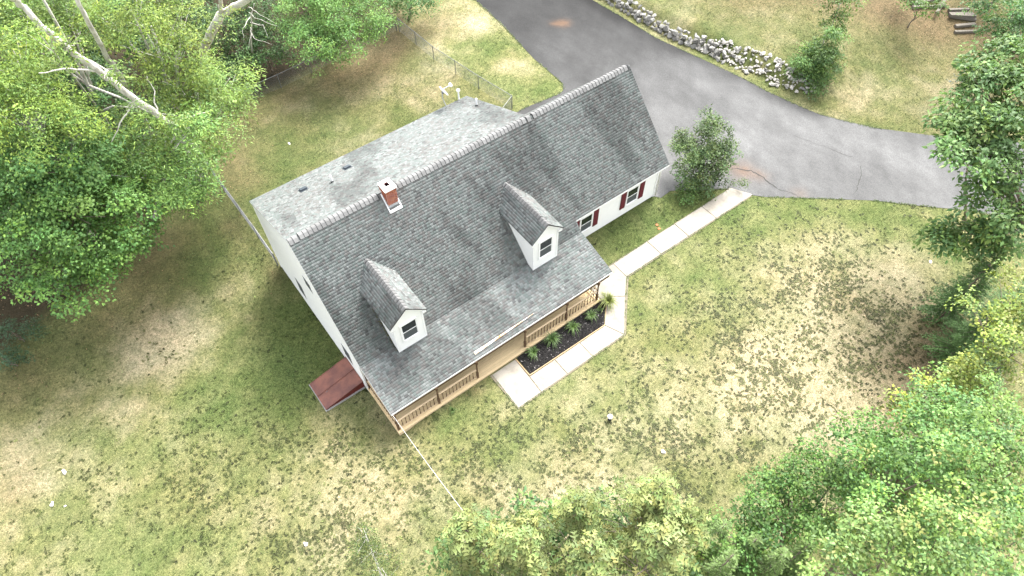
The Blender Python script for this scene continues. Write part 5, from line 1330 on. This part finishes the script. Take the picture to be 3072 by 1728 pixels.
for b, lu, lab in (((-.9, -8.9), [(-.76, -9.2, 6.6, 1.3), (-1.5, -8.4, 5.6, 1.0)], 'low dark sapling under the leftmost oak'), ((1.7, -10.0), [(1.68, -10.6, 6.8, 1.4), (1.67, -9.1, 5.6, 1.1)], 'low dark sapling under the middle oak'), ((4.1, -11.9), [(4.04, -11.73, 6.3, 1.4), (4.4, -12.9, 7.0, 1.3), (4.1, -10.4, 5.6, .9)], 'low dark sapling under the tallest oak')):
    tree('oak_sapling', lab, b, lu, (.062, .115, .034), r0=.05, group='dark saplings under the front oaks', L=.20, W=.11, dens=7, k=16)
# thin birch at the bottom edge
bt = thing('birch_tree', 'thin sparse birch with a pale stem at the bottom left of the oaks', 'tree', (-4.0, -8.6, zg(-4.0, -8.6)))
m = MB(); m.tube([(-4.0, -8.6, 0), (-4.15, -7.9, 4), (-4.19, -7.3, 6.0), (-4.06, -6.85, 7.0), (-3.86, -6.32, 8.5)], [.07, .05, .035, .022, .008], 8)
lu = []
for i in range(34):
    f = random.uniform(.35, .97); a = np.array((-4.15+.2*f, -7.9+1.6*f, 2.5+6*f)); d = unit(np.array((random.gauss(0, 1), random.gauss(0, 1), .5)))*random.uniform(.4, 1.5)*(1.1-f*.75)
    m.tube([a, a+d], [.010, .004], 4, cap=False); lu.append((*(a+d), .30)); lu.append((*(a+d*.6), .24))
adopt(m.build('trunk', MAT['bark_pale'], smooth=True), bt)
V, F, C = crown_arrays(lu, (.085, .115, .035), dens=24, k=5, L=.055, W=.042, spread=.16)
adopt(np_obj('crown', V, F, MAT['leaf'], C), bt)

# ------------------------------------------------------------------ bed plants and grass
def tuft_arrays(px, py, pz, nb, L, W, col, spread=1.0, arch=.6):
    """arching blades: 2 quads each"""
    n = len(px); I = np.repeat(np.arange(n), nb); k = len(I)
    th = RNG.uniform(0, 6.283, k); o_ = np.stack([np.cos(th), np.sin(th), np.zeros(k)], -1)
    Lk = L*RNG.uniform(.6, 1.2, k); s = RNG.uniform(.25, 1, k)*spread
    b = np.stack([px, py, pz], -1)[I]+o_*(.06*Lk)[:, None]
    up = np.array((0, 0, 1.0))
    p1 = b+o_*(Lk*.35*s)[:, None]+up*(Lk*.55)[:, None]
    p2 = b+o_*(Lk*.85*s)[:, None]+up*(Lk*(.80-arch*s))[:, None]
    sd_ = np.stack([-np.sin(th), np.cos(th), np.zeros(k)], -1)*W
    V = np.stack([b-sd_*.6, b+sd_*.6, p1-sd_, p1+sd_, p2], 1).reshape(-1, 3)
    c = np.repeat((np.asarray(col) if np.ndim(col) > 1 else np.tile(col, (n, 1)))[I]*RNG.uniform(.65, 1.35, (k, 1)), 5, 0)
    q = np.arange(k)[:, None]*5
    F = np.concatenate([q+np.array([[0, 1, 3, 2]]), q+np.array([[2, 3, 4, 4]])])
    return V, F, c
def blades(name, V, F, c, mat):
    k = len(V)//5
    q = np.arange(k)[:, None]*5
    tri = np.concatenate([q+np.array([[0, 1, 3]]), q+np.array([[0, 3, 2]]), q+np.array([[2, 3, 4]])])
    return np_obj(name, V, tri, mat, c)
for (x, y, L, n_, col, lab) in ((8.2, -.62, .62, 110, (.095, .16, .045), 'arching daylily clump at the left end of the mulch bed'), (9.45, -.60, .75, 140, (.09, .15, .045), 'largest daylily clump of the mulch bed, second from the left'), (10.9, -.66, .62, 110, (.10, .165, .045), 'daylily clump in the middle of the mulch bed'),
                                (12.2, -.70, .62, 110, (.095, .155, .045), 'daylily clump in the right half of the mulch bed'), (13.55, -.6, .9, 260, (.17, .20, .055), 'big yellow green grass clump at the porch corner on the walkway'), (12.9, -.62, .35, 40, (.06, .11, .03), 'small dark clump at the right end of the mulch bed'),
                                (24.4, 1.75, .55, 80, (.17, .20, .045), 'yellow green lily clump at the foot of the tall bush'), (2.75, -.75, .35, 40, (.07, .12, .03), 'tuft of long grass against the porch front'), (15.05, 2.9, .45, 40, (.06, .11, .03), 'dark grass clump against the garage wall beside the porch roof')):
    V, F, c = tuft_arrays(np.array([x]), np.array([y]), np.array([zg(x, y)+.03]), n_, L, .013, col, 1.1, .65)
    o = blades('daylily' if 'lily' in lab else 'ornamental_grass', V, F, c, MAT['grassblade'])
    tag(o, lab, 'plant')

def visible(x, y, z, mg=.02):
    u_, v_, d_ = project(np.stack([x, y, z], -1))
    return (np.abs(u_) < .5+mg) & (np.abs(v_) < .28125+mg) & (d_ > 0)
HOUSE_FP = [(-.1,-.25),(13.4,-.25),(13.4,2.9),(14.1,3.55),(21,3.55),(21,11.8),(14.1,11.8),(14.1,13.6),(-.1,13.6)]
def open_lawn(x, y):
    return ~(inside(x, y, DRIVE) | inside(x, y, WALK_ALL) | inside(x, y, BED) | inside(x, y, HOUSE_FP) | inside(x, y, [(-2.45,3.4),(0,3.4),(0,5.3),(-2.45,5.3)]))
N = 300000
x = RNG.uniform(-20, 58, N); y = RNG.uniform(-24, 50, N); z = zt(x, y)
k = visible(x, y, z); x, y, z = x[k], y[k], z[k]
k = open_lawn(x, y); x, y, z = x[k], y[k], z[k]
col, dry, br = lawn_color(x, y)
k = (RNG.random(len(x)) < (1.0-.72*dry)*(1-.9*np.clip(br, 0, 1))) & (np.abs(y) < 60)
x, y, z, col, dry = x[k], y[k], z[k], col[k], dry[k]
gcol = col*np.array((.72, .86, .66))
n = len(x); nb = 5; I = np.repeat(np.arange(n), nb); kk = len(I)
tt = np.exp(RNG.normal(0, .45, n)); th = RNG.uniform(0, 6.283, kk); o_ = np.stack([np.cos(th), np.sin(th), np.zeros(kk)], -1)
bp = np.stack([x, y, z-.01], -1)[I]+o_*RNG.uniform(0, .06, (kk, 1)); sd_ = np.stack([-np.sin(th), np.cos(th), np.zeros(kk)], -1)*.011
tp = bp+o_*RNG.uniform(.02, .09, (kk, 1))+np.array((0, 0, 1))*RNG.uniform(.03, .075, (kk, 1))
V = np.stack([bp-sd_, bp+sd_, tp], 1).reshape(-1, 3)
c = np.repeat(np.clip(gcol, .01, 1)[I]*(tt[I]*RNG.uniform(.7, 1.3, kk))[:, None], 3, 0)
tag(np_obj('grass', V, np.arange(3*kk).reshape(-1, 3), MAT['grassblade'], c), 'short patchy lawn grass all round the house', 'grass', kind='stuff')
# grass leaning over the edges of the paving
ex, ey = [], []
for poly in (DRIVE, WALK_ALL):
    for (x0, y0), (x1, y1) in zip(poly, poly[1:]+poly[:1]):
        L = math.hypot(x1-x0, y1-y0); n = int(L*26)
        t_ = RNG.random(n); o_ = RNG.normal(0, .045, n)
        ex.append(x0+(x1-x0)*t_-(y1-y0)/L*o_); ey.append(y0+(y1-y0)*t_+(x1-x0)/L*o_)
ex, ey = np.concatenate(ex), np.concatenate(ey); ez = zt(ex, ey)
k = visible(ex, ey, ez) & ~inside(ex, ey, HOUSE_FP) & ~inside(ex, ey, BED) & (fbm(ex, ey, .8, 3, 55) > .40)
k &= ~((ex > 25.6) & (ex < 26.8) & (ey > -.1) & (ey < 1.6)); k &= ~((ex > 19) & (ex < 23.2) & (ey > 3.2) & (ey < 12)); k &= ~((ex > 5.4) & (ex < 13.8) & (ey > -.6)) & ~((ex > 7) & (ex < 12.6) & (ey > -1.7))
ex, ey, ez = ex[k], ey[k], ez[k]
ec, _, _ = lawn_color(ex, ey)
V, F, c = tuft_arrays(ex, ey, ez+.01, 5, .085, .010, np.clip(ec*np.array((.75, .95, .65)), .01, 1), 1.4, .5)
tag(blades('edge_grass', V, F, c, MAT['grassblade']), 'long grass leaning over the paving edges', 'grass', kind='stuff')
# crab grass clumps standing dark on the dry ground
N = 300000
x = RNG.uniform(-20, 34, N); y = RNG.uniform(-20, 16, N); z = zt(x, y)
dn = np.clip(blobs(x, y, CLUMP)+.05, 0, 1)*(.22+.78*ss(fbm(x, y, 2.2, 3, 31), .38, .66))*(.30+.70*ss(fbm(x, y, .5, 2, 41), .35, .65))
k = (RNG.random(N) < dn*.36) & open_lawn(x, y)
x, y, z = x[k], y[k], z[k]; k = visible(x, y, z); x, y, z = x[k], y[k], z[k]
n = len(x)
sz = np.clip(np.exp(RNG.normal(-2.75, .45, n)), .025, .19)
m_ = 7
I = np.repeat(np.arange(n), m_)
th = RNG.uniform(0, 6.283, len(I)); rr = np.sqrt(RNG.random(len(I)))*sz[I]
el = RNG.uniform(.5, 1.6, n)[I]
cx, cy = x[I]+np.cos(th)*rr*el, y[I]+np.sin(th)*rr/el
lc, _, _ = lawn_color(x, y)
ccol = (lc*.26*np.array((.95, 1.05, .70))+np.array((.030, .038, .010)))*np.exp(RNG.normal(.12, .34, n))[:, None]
V, F, c = tuft_arrays(cx, cy, z[I]-.004, 4, .07, .017, ccol[I], 1.4, .5)
tag(blades('crabgrass_clumps', V, F, c, MAT['grassblade']), 'dark green weed clumps dotted over the dry lawn', 'weed', kind='stuff')
# fallen leaves on the wood floor and lawn rim
N = 60000
x = RNG.uniform(-18, 58, N); y = RNG.uniform(-18, 36, N); z = zt(x, y)
k = visible(x, y, z) & open_lawn(x, y); x, y, z = x[k], y[k], z[k]
_, _, br = lawn_color(x, y)
k = RNG.random(len(x)) < br*.5; x, y, z = x[k], y[k], z[k]; n = len(x)
c0 = np.stack([x, y, z+.012], -1); d = RNG.uniform(0, 6.283, n)
V = leaf_quads(c0, np.stack([np.cos(d), np.sin(d), RNG.normal(0, .15, n)], -1), unit(np.array((0, 0, 1))+RNG.normal(0, .3, (n, 3))), RNG.uniform(.05, .11, n), RNG.uniform(.03, .07, n))
cl = np.array((.22, .14, .08))*RNG.uniform(.35, 1.7, (n, 1))
tag(np_obj('fallen_leaves', V, np.arange(4*n).reshape(-1, 4), MAT['leaf'], np.repeat(cl, 4, 0)), 'brown fallen leaves on the wood floor and lawn rim', 'leaves', kind='stuff')
# gravelly bits of pale debris along the far bank
_t = {}
for o in SC.objects:
    if o.type == 'MESH': _t[o.name.split('.')[0]] = _t.get(o.name.split('.')[0], 0)+len(o.data.loops)-2*len(o.data.polygons)
print('TRIS', sum(_t.values()), sorted(_t.items(), key=lambda q: -q[1])[:9], 'objects', len(SC.objects))
